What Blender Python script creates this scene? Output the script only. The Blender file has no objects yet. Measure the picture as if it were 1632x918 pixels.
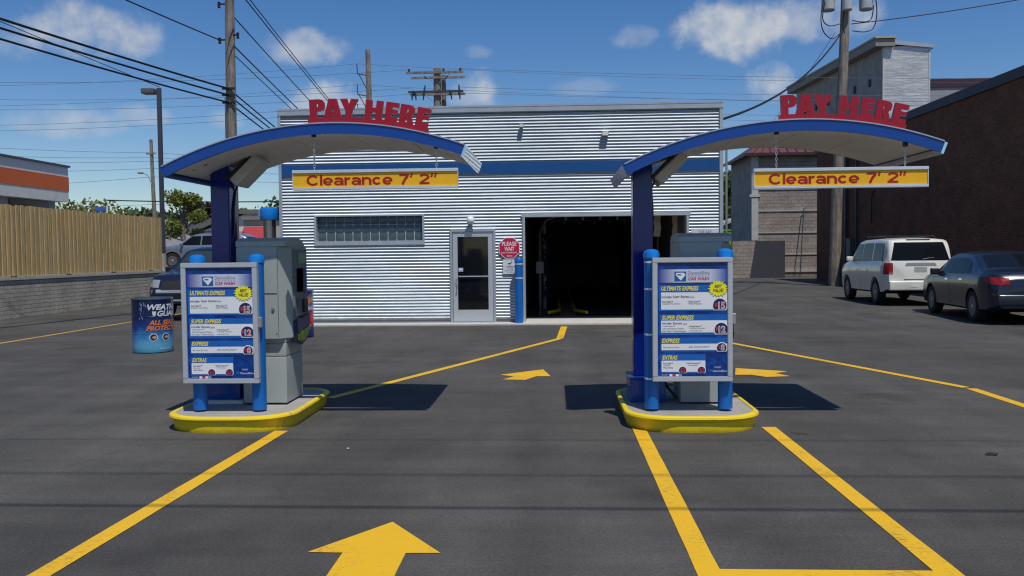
import bpy, bmesh, math, random
import numpy as np
from mathutils import Vector, Matrix
from mathutils.bvhtree import BVHTree
R = math.radians
random.seed(7)
scn = bpy.context.scene
COL = scn.collection

# ------------------------------------------------------------------ camera
def setup_camera():
    f, W = 1358.0, 1632.0
    psi, phi, rho = R(2.83), R(2.33), R(0.6)
    fw = Vector((-math.sin(psi)*math.cos(phi), math.cos(psi)*math.cos(phi), -math.sin(phi)))
    rt = Vector((math.cos(psi), math.sin(psi), 0)); up = rt.cross(fw)
    r = rt*math.cos(rho) - up*math.sin(rho); u = up*math.cos(rho) + rt*math.sin(rho)
    cd = bpy.data.cameras.new('camera'); c = bpy.data.objects.new('camera', cd); COL.objects.link(c)
    m = Matrix((r, u, -fw)).transposed().to_4x4(); m.translation = Vector((0, 0, 1.5)); c.matrix_world = m
    cd.sensor_width = 36; cd.lens = 36*f/W; cd.clip_end = 3000; cd.clip_start = 0.05
    scn.camera = c
setup_camera()
scn.view_settings.view_transform = 'Standard'; scn.view_settings.look = 'None'
scn.view_settings.gamma = 1; scn.view_settings.use_curve_mapping = False
scn.view_settings.exposure = -0.05
scn.cycles.filter_width = 1.2
SKY_STRENGTH = 0.098
SUN = Vector((0.21, -0.44, 1.0)).normalized()          # towards the sun
sl = bpy.data.lights.new('sun', 'SUN'); sl.energy = 3.6; sl.angle = R(0.5); sl.color = (1, 0.955, 0.88)
so = bpy.data.objects.new('sun', sl); COL.objects.link(so); so.rotation_euler = SUN.to_track_quat('Z', 'Y').to_euler(); so.location = (5, -10, 30)

def setup_world():
    w = bpy.data.worlds.new('World'); scn.world = w; w.use_nodes = True
    nt = w.node_tree; N = nt.nodes; L = nt.links; N.clear()
    out = N.new('ShaderNodeOutputWorld'); bg = N.new('ShaderNodeBackground'); L.new(bg.outputs[0], out.inputs[0])
    bg.inputs[1].default_value = SKY_STRENGTH
    sky = N.new('ShaderNodeTexSky'); sky.sky_type = 'NISHITA'; sky.sun_disc = False
    sky.sun_elevation = math.asin(SUN.z); sky.sun_rotation = math.atan2(SUN.x, SUN.y)
    sky.air_density = 1.0; sky.dust_density = 0.25; sky.ozone_density = 3.2; sky.altitude = 200
    hs = N.new('ShaderNodeHueSaturation'); hs.inputs['Hue'].default_value = 0.508; hs.inputs['Saturation'].default_value = 1.3; hs.inputs['Value'].default_value = 1.0
    L.new(sky.outputs[0], hs.inputs['Color'])
    tc = N.new('ShaderNodeTexCoord')
    nz = N.new('ShaderNodeTexNoise'); nz.inputs['Scale'].default_value = 13; nz.inputs['Detail'].default_value = 7; nz.inputs['Roughness'].default_value = 0.6
    L.new(tc.outputs['Generated'], nz.inputs['Vector'])
    nz2 = N.new('ShaderNodeTexNoise'); nz2.inputs['Scale'].default_value = 40; nz2.inputs['Detail'].default_value = 4
    L.new(tc.outputs['Generated'], nz2.inputs['Vector'])
    def M(op, a, b=None, c=None):
        n = N.new('ShaderNodeMath'); n.operation = op
        for i, v in enumerate((a, b, c)):
            if v is None: continue
            if isinstance(v, (int, float)): n.inputs[i].default_value = v
            else: L.new(v, n.inputs[i])
        return n.outputs[0]
    def dot(vec):
        n = N.new('ShaderNodeVectorMath'); n.operation = 'DOT_PRODUCT'
        L.new(tc.outputs['Generated'], n.inputs[0]); n.inputs[1].default_value = vec
        return n.outputs['Value']
    # direction az (deg, right of +Y), el, half width, half height (deg), density
    clouds = CLOUDS
    nb = M('MULTIPLY', M('SUBTRACT', nz.outputs[0], 0.5), 3.4)
    nb = M('ADD', nb, M('MULTIPLY', M('SUBTRACT', nz2.outputs[0], 0.5), 0.7))
    tot = None
    for az, el, hw, hh, dens in clouds:
        a, e = R(az), R(el)
        d = Vector((math.sin(a)*math.cos(e), math.cos(a)*math.cos(e), math.sin(e)))
        r = Vector((math.cos(a), -math.sin(a), 0)); u = r.cross(d)
        uu = M('DIVIDE', dot(r), math.tan(R(hw))); vv = M('DIVIDE', dot(u), math.tan(R(hh)))
        vv2 = M('MULTIPLY', M('MINIMUM', vv, 0.0), 0.55)             # flatter underside
        q = M('ADD', M('MULTIPLY', uu, uu), M('MULTIPLY', vv, vv)); q = M('ADD', q, M('MULTIPLY', vv2, vv2))
        s = M('ADD', M('SUBTRACT', 0.75, q), nb)
        n = N.new('ShaderNodeMapRange'); n.interpolation_type = 'SMOOTHSTEP'
        n.inputs['From Min'].default_value = -0.15; n.inputs['From Max'].default_value = 1.05; n.inputs['To Max'].default_value = min(.95, dens*1.3)
        L.new(s, n.inputs['Value'])
        front = M('GREATER_THAN', dot(d), 0.5)
        v = M('MULTIPLY', n.outputs[0], front)
        tot = v if tot is None else M('MAXIMUM', tot, v)
    sh = N.new('ShaderNodeMixRGB'); sh.inputs[1].default_value = (3.9, 4.7, 5.9, 1); sh.inputs[2].default_value = (6.8, 6.8, 6.8, 1)
    L.new(M('ADD', M('MULTIPLY', M('SUBTRACT', nz2.outputs[0], 0.5), 2.0), 0.5), sh.inputs[0]); sh.use_clamp = False
    mx = N.new('ShaderNodeMixRGB'); L.new(tot, mx.inputs[0]); L.new(hs.outputs[0], mx.inputs[1]); L.new(sh.outputs[0], mx.inputs[2])
    L.new(mx.outputs[0], bg.inputs[0])
CLOUDS = [(-29, 13.0, 5.2, 2.2, 0.62), (-34.5, 12.0, 4.5, 1.6, 0.4), (-28, 17.8, 5.5, 1.4, 0.6), (-16.2, 13.2, 3.2, 1.3, 0.55),
          (-14.5, 9.2, 4.0, 2.0, 0.6), (-21, 8.5, 1.5, 0.9, 0.35), (-4.8, 10.5, 2.2, 1.8, 0.55), (-5, 13.2, 1.5, 0.6, 0.2), (5.4, 13.9, 1.6, 1.0, 0.3),
          (12.0, 13.9, 4.2, 2.3, 0.88), (16.8, 14.0, 3.6, 1.9, 0.5), (15.0, 10.4, 2.6, 1.6, 0.8), (-30.5, 7.9, 4.2, 1.2, 0.34), (-26, 8.6, 2, .8, 0.3), (2, 10.8, 2.4, .7, 0.14),
          (40, 16, 8, 3, 0.6), (-55, 20, 10, 4, 0.6), (75, 25, 12, 4, .6), (120, 18, 14, 5, .7), (170, 22, 16, 5, .7), (-120, 20, 15, 5, .7), (-160, 35, 14, 6, .6)]
setup_world()

# ------------------------------------------------------------------ materials
MATS = {}
def mat(name, col, rough=0.6, metal=0.0, spec=0.5, noise=None, bump=None, coat=0.0):
    """noise: (scale, amount, stretch xyz) value variation; bump: (scale, strength)"""
    if name in MATS: return MATS[name]
    m = bpy.data.materials.new(name); m.use_nodes = True
    nt = m.node_tree; b = nt.nodes['Principled BSDF']
    b.inputs['Base Color'].default_value = (*col, 1); b.inputs['Roughness'].default_value = rough
    b.inputs['Metallic'].default_value = metal; b.inputs['Specular IOR Level'].default_value = spec
    b.inputs['Coat Weight'].default_value = coat; b.inputs['Coat Roughness'].default_value = 0.05
    if noise is None: noise = (3.0, 0.12, (1, 1, 1))
    tc = nt.nodes.new('ShaderNodeTexCoord')
    if noise:
        sc, am, st = noise
        mp = nt.nodes.new('ShaderNodeMapping'); mp.inputs['Scale'].default_value = st
        nz = nt.nodes.new('ShaderNodeTexNoise'); nz.inputs['Scale'].default_value = sc; nz.inputs['Detail'].default_value = 6; nz.inputs['Roughness'].default_value = .65
        mr = nt.nodes.new('ShaderNodeMapRange'); mr.inputs['From Min'].default_value = .25; mr.inputs['From Max'].default_value = .75
        mr.inputs['To Min'].default_value = 1-am; mr.inputs['To Max'].default_value = 1+am
        mu = nt.nodes.new('ShaderNodeVectorMath'); mu.operation = 'SCALE'; mu.inputs[0].default_value = col
        nt.links.new(tc.outputs['Object'], mp.inputs[0]); nt.links.new(mp.outputs[0], nz.inputs['Vector'])
        nt.links.new(nz.outputs[0], mr.inputs[0]); nt.links.new(mr.outputs[0], mu.inputs['Scale']); nt.links.new(mu.outputs[0], b.inputs['Base Color'])
    if bump:
        nz = nt.nodes.new('ShaderNodeTexNoise'); nz.inputs['Scale'].default_value = bump[0]; nz.inputs['Detail'].default_value = 5
        bp = nt.nodes.new('ShaderNodeBump'); bp.inputs['Strength'].default_value = bump[1]; bp.inputs['Distance'].default_value = 0.01
        nt.links.new(tc.outputs['Object'], nz.inputs['Vector']); nt.links.new(nz.outputs[0], bp.inputs['Height']); nt.links.new(bp.outputs[0], b.inputs['Normal'])
    MATS[name] = m
    return m
class NT:
    def __init__(s, name):
        s.m = bpy.data.materials.new(name); s.m.use_nodes = True; s.nt = s.m.node_tree; s.b = s.nt.nodes['Principled BSDF']
        s.tc = s.n('TexCoord'); MATS[name] = s.m
    def n(s, t, **k):
        x = s.nt.nodes.new('ShaderNode'+t)
        for a, v in k.items(): setattr(x, a, v)
        return x
    def l(s, a, b): s.nt.links.new(a, b)
    def mapping(s, scale=(1, 1, 1), loc=(0, 0, 0), out='Object'):
        mp = s.n('Mapping'); mp.inputs['Scale'].default_value = scale; mp.inputs['Location'].default_value = loc
        s.l(s.tc.outputs[out], mp.inputs[0]); return mp.outputs[0]
    def noise(s, scale, detail=5, rough=.6, vec=None, dist=0):
        x = s.n('TexNoise'); x.inputs['Scale'].default_value = scale; x.inputs['Detail'].default_value = detail
        x.inputs['Roughness'].default_value = rough; x.inputs['Distortion'].default_value = dist
        s.l(vec if vec is not None else s.tc.outputs['Object'], x.inputs['Vector']); return x.outputs[0]
    def math(s, op, a, b=None, c=None):
        x = s.n('Math'); x.operation = op
        for i, v in enumerate((a, b, c)):
            if v is None: continue
            if isinstance(v, (int, float)): x.inputs[i].default_value = v
            else: s.l(v, x.inputs[i])
        return x.outputs[0]
    def ramp(s, v, stops):
        x = s.n('ValToRGB'); e = x.color_ramp.elements
        while len(e) > 1: e.remove(e[-1])
        e[0].position = stops[0][0]; e[0].color = (*stops[0][1], 1)
        for p, c in stops[1:]:
            q = e.new(p); q.color = (*c, 1)
        s.l(v, x.inputs[0]); return x.outputs[0]
    def mix(s, f, a, b, mode='MIX'):
        x = s.n('MixRGB'); x.blend_type = mode
        for i, v in enumerate((f, a, b)):
            if isinstance(v, (int, float)): x.inputs[i].default_value = v
            elif isinstance(v, tuple): x.inputs[i].default_value = (*v, 1)
            else: s.l(v, x.inputs[i])
        return x.outputs[0]
    def bump(s, h, st=.3, d=.01):
        x = s.n('Bump'); x.inputs['Strength'].default_value = st; x.inputs['Distance'].default_value = d
        s.l(h, x.inputs['Height']); s.l(x.outputs[0], s.b.inputs['Normal'])
    def xyz(s):
        x = s.n('SeparateXYZ'); s.l(s.tc.outputs['Object'], x.inputs[0]); return x.outputs
    def comb(s, a, b, c=0.0):
        x = s.n('CombineXYZ')
        for i, v in enumerate((a, b, c)):
            if isinstance(v, (int, float)): x.inputs[i].default_value = v
            else: s.l(v, x.inputs[i])
        return x.outputs[0]

def asphalt_mat():
    t = NT('asphalt')
    fine = t.noise(190, 3, .7)
    grit = t.n('TexVoronoi'); grit.inputs['Scale'].default_value = 120; t.l(t.tc.outputs['Object'], grit.inputs['Vector'])
    big = t.noise(.35, 6, .62)
    mid = t.noise(2.3, 6, .7, vec=t.mapping((1, .55, 1)), dist=.3)
    streak = t.noise(1.0, 5, .65, vec=t.mapping((.28, 2.6, 1)))
    track = t.noise(1.0, 4, .5, vec=t.mapping((1.5, .12, 1), (3, 1, 0)))
    v = t.math('ADD', t.math('MULTIPLY', big, .30), t.math('MULTIPLY', mid, .13))
    v = t.math('ADD', v, t.math('MULTIPLY', streak, .17)); v = t.math('ADD', v, t.math('MULTIPLY', track, .16))
    mg = t.noise(55, 4, .8)
    v = t.math('ADD', v, t.math('MULTIPLY', t.math('ADD', t.math('MULTIPLY', fine, .5), t.math('MULTIPLY', mg, .5)), .86)); v = t.math('SUBTRACT', v, .285)
    c = t.ramp(v, [(.38, (.034, .033, .030)), (.50, (.064, .061, .055)), (.57, (.088, .084, .075)), (.70, (.155, .147, .130))])
    # pale stones and dust
    st = t.ramp(grit.outputs['Distance'], [(0, (1, 1, 1)), (.16, (0, 0, 0))])
    sel = t.ramp(t.noise(70, 2), [(.52, (0, 0, 0)), (.62, (1, 1, 1))])
    f = t.math('MULTIPLY', st, sel); f = t.math('MULTIPLY', f, .8)
    c = t.mix(f, c, (.24, .23, .21))
    # worn oil / wet stains
    oil = t.ramp(t.noise(.8, 3, .5, vec=t.mapping((1, 1, 1), (11, 4, 0))), [(.60, (1, 1, 1)), (.72, (.70, .70, .72))])
    c = t.mix(1.0, c, oil, 'MULTIPLY')
    # hairline cracks
    cr = t.n('TexVoronoi'); cr.feature = 'DISTANCE_TO_EDGE'; cr.inputs['Scale'].default_value = .22
    wv = t.n('VectorMath'); wv.operation = 'ADD'
    nn = t.n('TexNoise'); nn.inputs['Scale'].default_value = 1.3; nn.inputs['Detail'].default_value = 5; t.l(t.tc.outputs['Object'], nn.inputs['Vector'])
    t.l(t.tc.outputs['Object'], wv.inputs[0]); t.l(nn.outputs['Color'], wv.inputs[1]); t.l(wv.outputs[0], cr.inputs['Vector'])
    cm = t.ramp(cr.outputs['Distance'], [(0, (.5, .5, .5)), (.0016, (1, 1, 1))])
    c = t.mix(.25, c, cm, 'MULTIPLY')
    t.l(c, t.b.inputs['Base Color']); t.b.inputs['Roughness'].default_value = .82; t.b.inputs['Specular IOR Level'].default_value = .35
    t.bump(t.math('ADD', fine, grit.outputs['Distance']), .45, .004)
    return t.m
def paint_mat(name, col, col2):
    t = NT(name)
    w = t.noise(38, 6, .75, vec=t.mapping((.6, 1.6, 1))); w2 = t.noise(1.6, 4, .6)
    worn = t.ramp(t.math('ADD', t.math('MULTIPLY', w, .6), t.math('MULTIPLY', w2, .4)), [(.535, (0, 0, 0)), (.64, (1, 1, 1))])
    c = t.mix(t.noise(5, 5, .7), col, col2)
    c = t.mix(t.math('MULTIPLY', worn, .75), c, (.09, .075, .045))
    t.l(c, t.b.inputs['Base Color']); t.b.inputs['Roughness'].default_value = .62
    t.bump(t.noise(190, 3, .7), .35, .003)
    return t.m
ASPH = asphalt_mat()
YPAINT = paint_mat('yellow_road_paint', (.84, .49, .006), (.72, .41, .012))
FADED = paint_mat('faded_yellow_road_paint', (.62, .36, .06), (.50, .30, .06))

def brick_mat(name, axis, bw, bh, c1, c2, mortar, ms=.012, bump=.4, rough=.9, split=False, scale=1.0):
    t = NT(name); x = t.xyz(); v = t.comb(x[axis], x[2])
    b = t.n('TexBrick'); b.inputs['Scale'].default_value = 1; b.inputs['Brick Width'].default_value = bw; b.inputs['Row Height'].default_value = bh
    b.inputs['Mortar Size'].default_value = ms; b.inputs['Color1'].default_value = (*c1, 1); b.inputs['Color2'].default_value = (*c2, 1); b.inputs['Mortar'].default_value = (*mortar, 1)
    t.l(v, b.inputs['Vector'])
    n = t.noise(1.4, 7, .7); n2 = t.noise(22, 5, .7)
    c = t.mix(1.0, b.outputs['Color'], t.ramp(n, [(.3, (.72, .72, .72)), (.7, (1.25, 1.22, 1.18))]), 'MULTIPLY')
    c = t.mix(1.0, c, t.ramp(n2, [(.3, (.75, .75, .75)), (.7, (1.2, 1.2, 1.2))]), 'MULTIPLY')
    t.l(c, t.b.inputs['Base Color']); t.b.inputs['Roughness'].default_value = rough; t.b.inputs['Specular IOR Level'].default_value = .2
    h = t.math('SUBTRACT', t.math('MULTIPLY', n2, 1.0 if split else .3), t.math('MULTIPLY', b.outputs['Fac'], .8))
    t.bump(h, bump, .03 if split else .01)
    return t.m
def corrug_mat():
    t = NT('corrugated_galvanised_sheet')
    n = t.noise(1.1, 5, .6, vec=t.mapping((.35, 1, 1.6))); fine = t.noise(26, 4, .6, vec=t.mapping((.2, 1, 1)))
    v = t.math('ADD', t.math('MULTIPLY', n, .6), t.math('MULTIPLY', fine, .4))
    c = t.ramp(v, [(.3, (.42, .48, .53)), (.5, (.50, .56, .61)), (.7, (.58, .63, .67))])
    x = t.xyz()       # mud splash along the foot of the wall and faint weep stains
    foot = t.math('ADD', t.math('MULTIPLY', x[2], 2.2), t.math('MULTIPLY', t.noise(6, 5, .7), .6))
    c = t.mix(1.0, c, t.ramp(foot, [(.35, (.62, .58, .50)), (.75, (1, 1, 1))]), 'MULTIPLY')
    t.l(c, t.b.inputs['Base Color']); t.b.inputs['Metallic'].default_value = .85
    t.b.inputs['Anisotropic'].default_value = .8; t.l(t.comb(1.0, 0.0, 0.0), t.b.inputs['Tangent'])
    t.l(t.ramp(v, [(.3, (.62,)*3), (.7, (.54,)*3)]), t.b.inputs['Roughness'])
    return t.m
CORR = corrug_mat()
def wood_pole_mat(name, a, b):
    t = NT(name)
    g = t.noise(9, 7, .75, vec=t.mapping((1.2, 1.2, .09))); k = t.noise(2.0, 4, .6)
    c = t.mix(1.0, t.ramp(g, [(.35, a), (.62, b)]), t.ramp(k, [(.35, (.75,)*3), (.65, (1.15,)*3)]), 'MULTIPLY')
    t.l(c, t.b.inputs['Base Color']); t.b.inputs['Roughness'].default_value = .9; t.bump(g, .7, .02)
    return t.m
POLE = wood_pole_mat('weathered_pole_wood', (.10, .082, .068), (.30, .26, .21))
def picket_mat():
    t = NT('cedar_fence_boards'); x = t.xyz()
    cell = t.math('FLOOR', t.math('DIVIDE', x[1], .098))
    wn = t.n('TexWhiteNoise'); wn.noise_dimensions = '1D'; t.l(cell, wn.inputs['W'])
    g = t.noise(7, 7, .75, vec=t.mapping((3, 5, .35)))
    c = t.ramp(g, [(.32, (.40, .27, .12)), (.52, (.56, .41, .19)), (.68, (.66, .52, .28))])
    c = t.mix(1.0, c, t.ramp(wn.outputs['Value'], [(0, (.80, .80, .76)), (.5, (1, 1, 1)), (1, (1.14, 1.1, 1.05))]), 'MULTIPLY')
    t.l(c, t.b.inputs['Base Color']); t.b.inputs['Roughness'].default_value = .85; t.bump(g, .4, .01)
    return t.m
def leaf_mat(name, c1, c2):
    t = NT(name)
    n = t.noise(1.6, 4, .6); n2 = t.noise(14, 2, .6)
    c = t.mix(n, c1, c2); c = t.mix(1.0, c, t.ramp(n2, [(.3, (.7,)*3), (.7, (1.3,)*3)]), 'MULTIPLY')
    t.l(c, t.b.inputs['Base Color']); t.b.inputs['Roughness'].default_value = .65
    tr = t.n('BsdfTranslucent'); t.l(c, tr.inputs[0]); mx = t.n('MixShader'); mx.inputs[0].default_value = .3
    t.l(t.b.outputs[0], mx.inputs[1]); t.l(tr.outputs[0], mx.inputs[2]); t.l(mx.outputs[0], t.nt.nodes['Material Output'].inputs[0])
    return t.m
CONC = mat('concrete', (.33, .315, .29), .85, noise=(4, .18, (1, 1, 1)), bump=(60, .4))
SILLC = mat('pale_concrete', (.55, .53, .48), .85, noise=(5, .15, (1, 1, 1)), bump=(60, .3))
ALU = mat('brushed_aluminium', (.55, .57, .59), .42, .35, noise=(6, .06, (1, 1, 12)))
ALUD = mat('anodised_aluminium', (.42, .44, .47), .45, .35, noise=(6, .08, (1, 1, 6)))
TRIM = mat('galvanised_trim', (.46, .49, .51), .45, .5, noise=(3, .12, (1, 1, 1)))
CHROME = mat('polished_steel', (.75, .77, .8), .05, 1.0, noise=(2, .05, (1, 1, 1)))
BLUE = mat('royal_blue_enamel', (.002, .052, .29), .32, coat=.15, noise=(2, .06, (1, 1, 1)))
NAVY = mat('deep_blue_enamel', (.003, .016, .20), .16, spec=.35, coat=.12, noise=(2, .06, (1, 1, 1)))
SLEEVE = mat('blue_plastic_sleeve', (.004, .13, .46), .35, noise=(3, .10, (1, 1, 1)))
CAPB = mat('bright_blue_plastic', (.005, .19, .62), .30, noise=(3, .06, (1, 1, 1)))
BANDM = mat('blue_painted_band', (.004, .07, .24), .4, noise=(3, .10, (1, 1, 1)))
REDL = mat('red_sign_letters', (.36, .003, .016), .35, noise=(3, .08, (1, 1, 1)))
SOFFIT = mat('off_white_soffit', (.78, .76, .72), .55, noise=(1.8, .14, (1, 1, 1)))
YCURB = mat('lemon_yellow_kerb_paint', (.82, .60, .010), .5, noise=(9, .20, (1, 1, 1)), bump=(30, .15))
def worn_kerb():
    t = NT('worn_yellow_kerb'); a = t.noise(16, 7, .75); b = t.noise(2.2, 5, .6)
    f = t.ramp(t.math('ADD', t.math('MULTIPLY', a, .65), t.math('MULTIPLY', b, .35)), [(.56, (0, 0, 0)), (.61, (1, 1, 1))])
    c = t.mix(t.noise(5, 6, .7), (.84, .64, .008), (.74, .52, .012))
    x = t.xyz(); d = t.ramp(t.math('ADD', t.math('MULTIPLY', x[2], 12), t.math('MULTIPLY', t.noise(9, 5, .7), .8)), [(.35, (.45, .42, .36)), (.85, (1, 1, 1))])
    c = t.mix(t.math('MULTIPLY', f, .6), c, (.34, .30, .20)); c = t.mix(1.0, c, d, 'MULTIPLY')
    t.l(c, t.b.inputs['Base Color']); t.b.inputs['Roughness'].default_value = .5; t.bump(a, .35, .006); return t.m
KERBM = worn_kerb()
KIOSK = mat('grey_powder_coat', (.36, .40, .385), .48, noise=(8, .05, (1, 1, 1)), bump=(150, .05))
KIOSKD = mat('dark_grey_bezel', (.10, .12, .13), .4)
BLACK = mat('black_plastic', (.012, .012, .014), .45)
RUBBER = mat('tyre_rubber', (.016, .016, .017), .85)
SCREEN = mat('dark_screen_glass', (.006, .007, .009), .05)
WHITE = mat('white_print', (.78, .79, .80), .5, noise=(3, .04, (1, 1, 1)))
DARKTXT = mat('dark_grey_print', (.05, .055, .07), .6)
GREYTXT = mat('grey_print', (.22, .24, .28), .6)
SIGNY = mat('amber_sign_face', (.88, .46, .004), .45, noise=(3, .05, (1, 1, 1)))
SIGNR = mat('crimson_sign_print', (.38, .006, .006), .5)
YTXT = mat('yellow_print', (.85, .72, .06), .5)
STARY = mat('bright_yellow_print', (.88, .82, .01), .5)
REDP = mat('red_print', (.62, .02, .06), .5)
NAVYP = mat('navy_print', (.010, .020, .09), .4)
PANELB = mat('mid_blue_print', (.008, .12, .45), .4, noise=(5, .12, (1, 1, 1)))
STEEL = mat('stainless_steel', (.30, .28, .26), .25, .9, noise=(3, .1, (1, 1, 1)))
WIRE = mat('black_cable_jacket', (.012, .013, .016), .6)
WIREG = mat('grey_line_wire', (.10, .12, .15), .5)
DKSTEEL = mat('dark_bronze_pole_paint', (.045, .045, .06), .5)
GALV = mat('dull_galvanised_steel', (.36, .37, .37), .5, .5)

# ------------------------------------------------------------------ builders
CUR = {'o': Vector((0, 0, 0))}
def tag(o, label=None, cat=None, group=None, kind=None):
    if label: o['label'] = label
    if cat: o['category'] = cat
    if group: o['group'] = group
    if kind: o['kind'] = kind
    return o
def thing(name, label, cat, loc=(0, 0, 0), group=None):
    o = bpy.data.objects.new(name, None); COL.objects.link(o); o.location = loc; o.empty_display_size = .2
    CUR['o'] = Vector(loc)
    return tag(o, label, cat, group)
class MB:
    def __init__(s): s.v = []; s.f = []; s.mi = []
    def add(s, vs, fs, mi=0):
        k = len(s.v); s.v += [tuple(p) for p in vs]; s.f += [tuple(i+k for i in f) for f in fs]; s.mi += [mi]*len(fs); return s
    def box(s, x0, x1, y0, y1, z0, z1, mi=0):
        return s.add([(x0, y0, z0), (x1, y0, z0), (x1, y1, z0), (x0, y1, z0), (x0, y0, z1), (x1, y0, z1), (x1, y1, z1), (x0, y1, z1)],
                     [(0, 3, 2, 1), (4, 5, 6, 7), (0, 1, 5, 4), (1, 2, 6, 5), (2, 3, 7, 6), (3, 0, 4, 7)], mi)
    def rbox(s, x0, x1, y0, y1, z0, z1, r=.01, seg=3, mi=0):
        """box with bevelled edges"""
        bm = bmesh.new(); bmesh.ops.create_cube(bm, size=1)
        for v in bm.verts: v.co = Vector(((x0+x1)/2+v.co.x*(x1-x0), (y0+y1)/2+v.co.y*(y1-y0), (z0+z1)/2+v.co.z*(z1-z0)))
        bmesh.ops.bevel(bm, geom=list(bm.edges), offset=r, segments=seg, affect='EDGES', profile=.6)
        bm.verts.index_update()
        s.add([v.co[:] for v in bm.verts], [[v.index for v in f.verts] for f in bm.faces], mi); bm.free(); return s
    def prism(s, pts, axis, a, b, mi=0):
        """closed 2D outline extruded along an axis; pts are the two other coords (in x,y,z order)"""
        n = len(pts)
        def P(p, t):
            return {'x': (t, p[0], p[1]), 'y': (p[0], t, p[1]), 'z': (p[0], p[1], t)}[axis]
        vs = [P(p, a) for p in pts]+[P(p, b) for p in pts]
        return s.add(vs, [tuple(range(n))[::-1], tuple(range(n, 2*n))]+[(i, (i+1) % n, n+(i+1) % n, n+i) for i in range(n)], mi)
    def tube(s, pts, r, seg=8, caps=True, mi=0):
        pts = [Vector(p) for p in pts]; n = len(pts)
        rs = r if isinstance(r, (list, tuple)) else [r]*n
        vs = []; ref = None
        for i, p in enumerate(pts):
            d = (pts[min(i+1, n-1)]-pts[max(i-1, 0)]).normalized()
            if ref is None:
                ref = Vector((0, 0, 1)) if abs(d.z) < .9 else Vector((1, 0, 0))
            a = d.cross(ref).normalized(); b = a.cross(d).normalized(); ref = b
            for k in range(seg):
                t = 2*math.pi*k/seg; vs.append(p+a*math.cos(t)*rs[i]+b*math.sin(t)*rs[i])
        fs = [(i*seg+k, i*seg+(k+1) % seg, (i+1)*seg+(k+1) % seg, (i+1)*seg+k) for i in range(n-1) for k in range(seg)]
        if caps: fs += [tuple(range(seg))[::-1], tuple((n-1)*seg+k for k in range(seg))]
        return s.add(vs, fs, mi)
    def lathe(s, prof, c=(0, 0, 0), seg=32, axis='z', mi=0):
        """prof: (radius, height); both ends closed"""
        n = len(prof); vs = []
        for r, h in prof:
            for k in range(seg):
                t = 2*math.pi*k/seg; a, b = r*math.cos(t), r*math.sin(t)
                p = {'z': (a, b, h), 'x': (h, a, b), 'y': (b, h, a)}[axis]
                vs.append((c[0]+p[0], c[1]+p[1], c[2]+p[2]))
        fs = [(i*seg+k, i*seg+(k+1) % seg, (i+1)*seg+(k+1) % seg, (i+1)*seg+k) for i in range(n-1) for k in range(seg)]
        fs += [tuple(range(seg))[::-1], tuple((n-1)*seg+k for k in range(seg))]
        return s.add(vs, fs, mi)
    def quadpatch(s, vs, mi=0): return s.add(vs, [tuple(range(len(vs)))], mi)
    def xf(s, fn): s.v = [tuple(fn(Vector(p))) for p in s.v]; return s
    def build(s, name, m, parent=None, smooth=False, local=False, bevel=0):
        me = bpy.data.meshes.new(name)
        off = Vector((0, 0, 0)) if (local or parent is None) else CUR['o']
        me.from_pydata([tuple(Vector(p)-off) for p in s.v], [], s.f)
        ms = m if isinstance(m, (list, tuple)) else [m]
        for x in ms: me.materials.append(x)
        for p, i in zip(me.polygons, s.mi): p.material_index = i
        me.validate(); bm = bmesh.new(); bm.from_mesh(me); bmesh.ops.recalc_face_normals(bm, faces=bm.faces)
        if bevel:
            es = [e for e in bm.edges if len(e.link_faces) == 2 and e.calc_face_angle(0) > .5]
            bmesh.ops.bevel(bm, geom=es, offset=bevel, segments=2, affect='EDGES', clamp_overlap=True)
        if smooth is not False:
            ang = smooth if isinstance(smooth, float) else .7
            for f in bm.faces: f.smooth = True
            for e in bm.edges:
                if len(e.link_faces) != 2 or e.calc_face_angle(0) > ang: e.smooth = False
        bm.to_mesh(me); bm.free()
        o = bpy.data.objects.new(name, me); COL.objects.link(o)
        if parent: o.parent = parent
        return o
def single(name, mb, m, label, cat, group=None, kind=None, base=None, smooth=False, bevel=0):
    """a one-mesh thing whose origin sits at its base"""
    o = mb.build(name, m, smooth=smooth, bevel=bevel)
    if base is None:
        vs = [v.co for v in o.data.vertices]
        base = Vector((sum(v.x for v in vs)/len(vs), sum(v.y for v in vs)/len(vs), min(v.z for v in vs)))
    base = Vector(base)
    for v in o.data.vertices: v.co -= base
    o.location = base
    return tag(o, label, cat, group, kind)
def struct(name, mb, m, smooth=False):
    o = mb.build(name, m, smooth=smooth); o['kind'] = 'structure'; return o
def copy_thing(root, dx=0, dy=0, dz=0, label=None):
    r = root.copy(); COL.objects.link(r); r.location = root.location+Vector((dx, dy, dz))
    if label: r['label'] = label
    def rec(a, b):
        for ch in list(a.children):
            c = ch.copy(); COL.objects.link(c); c.parent = b; rec(ch, c)
    rec(root, r); return r

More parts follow.
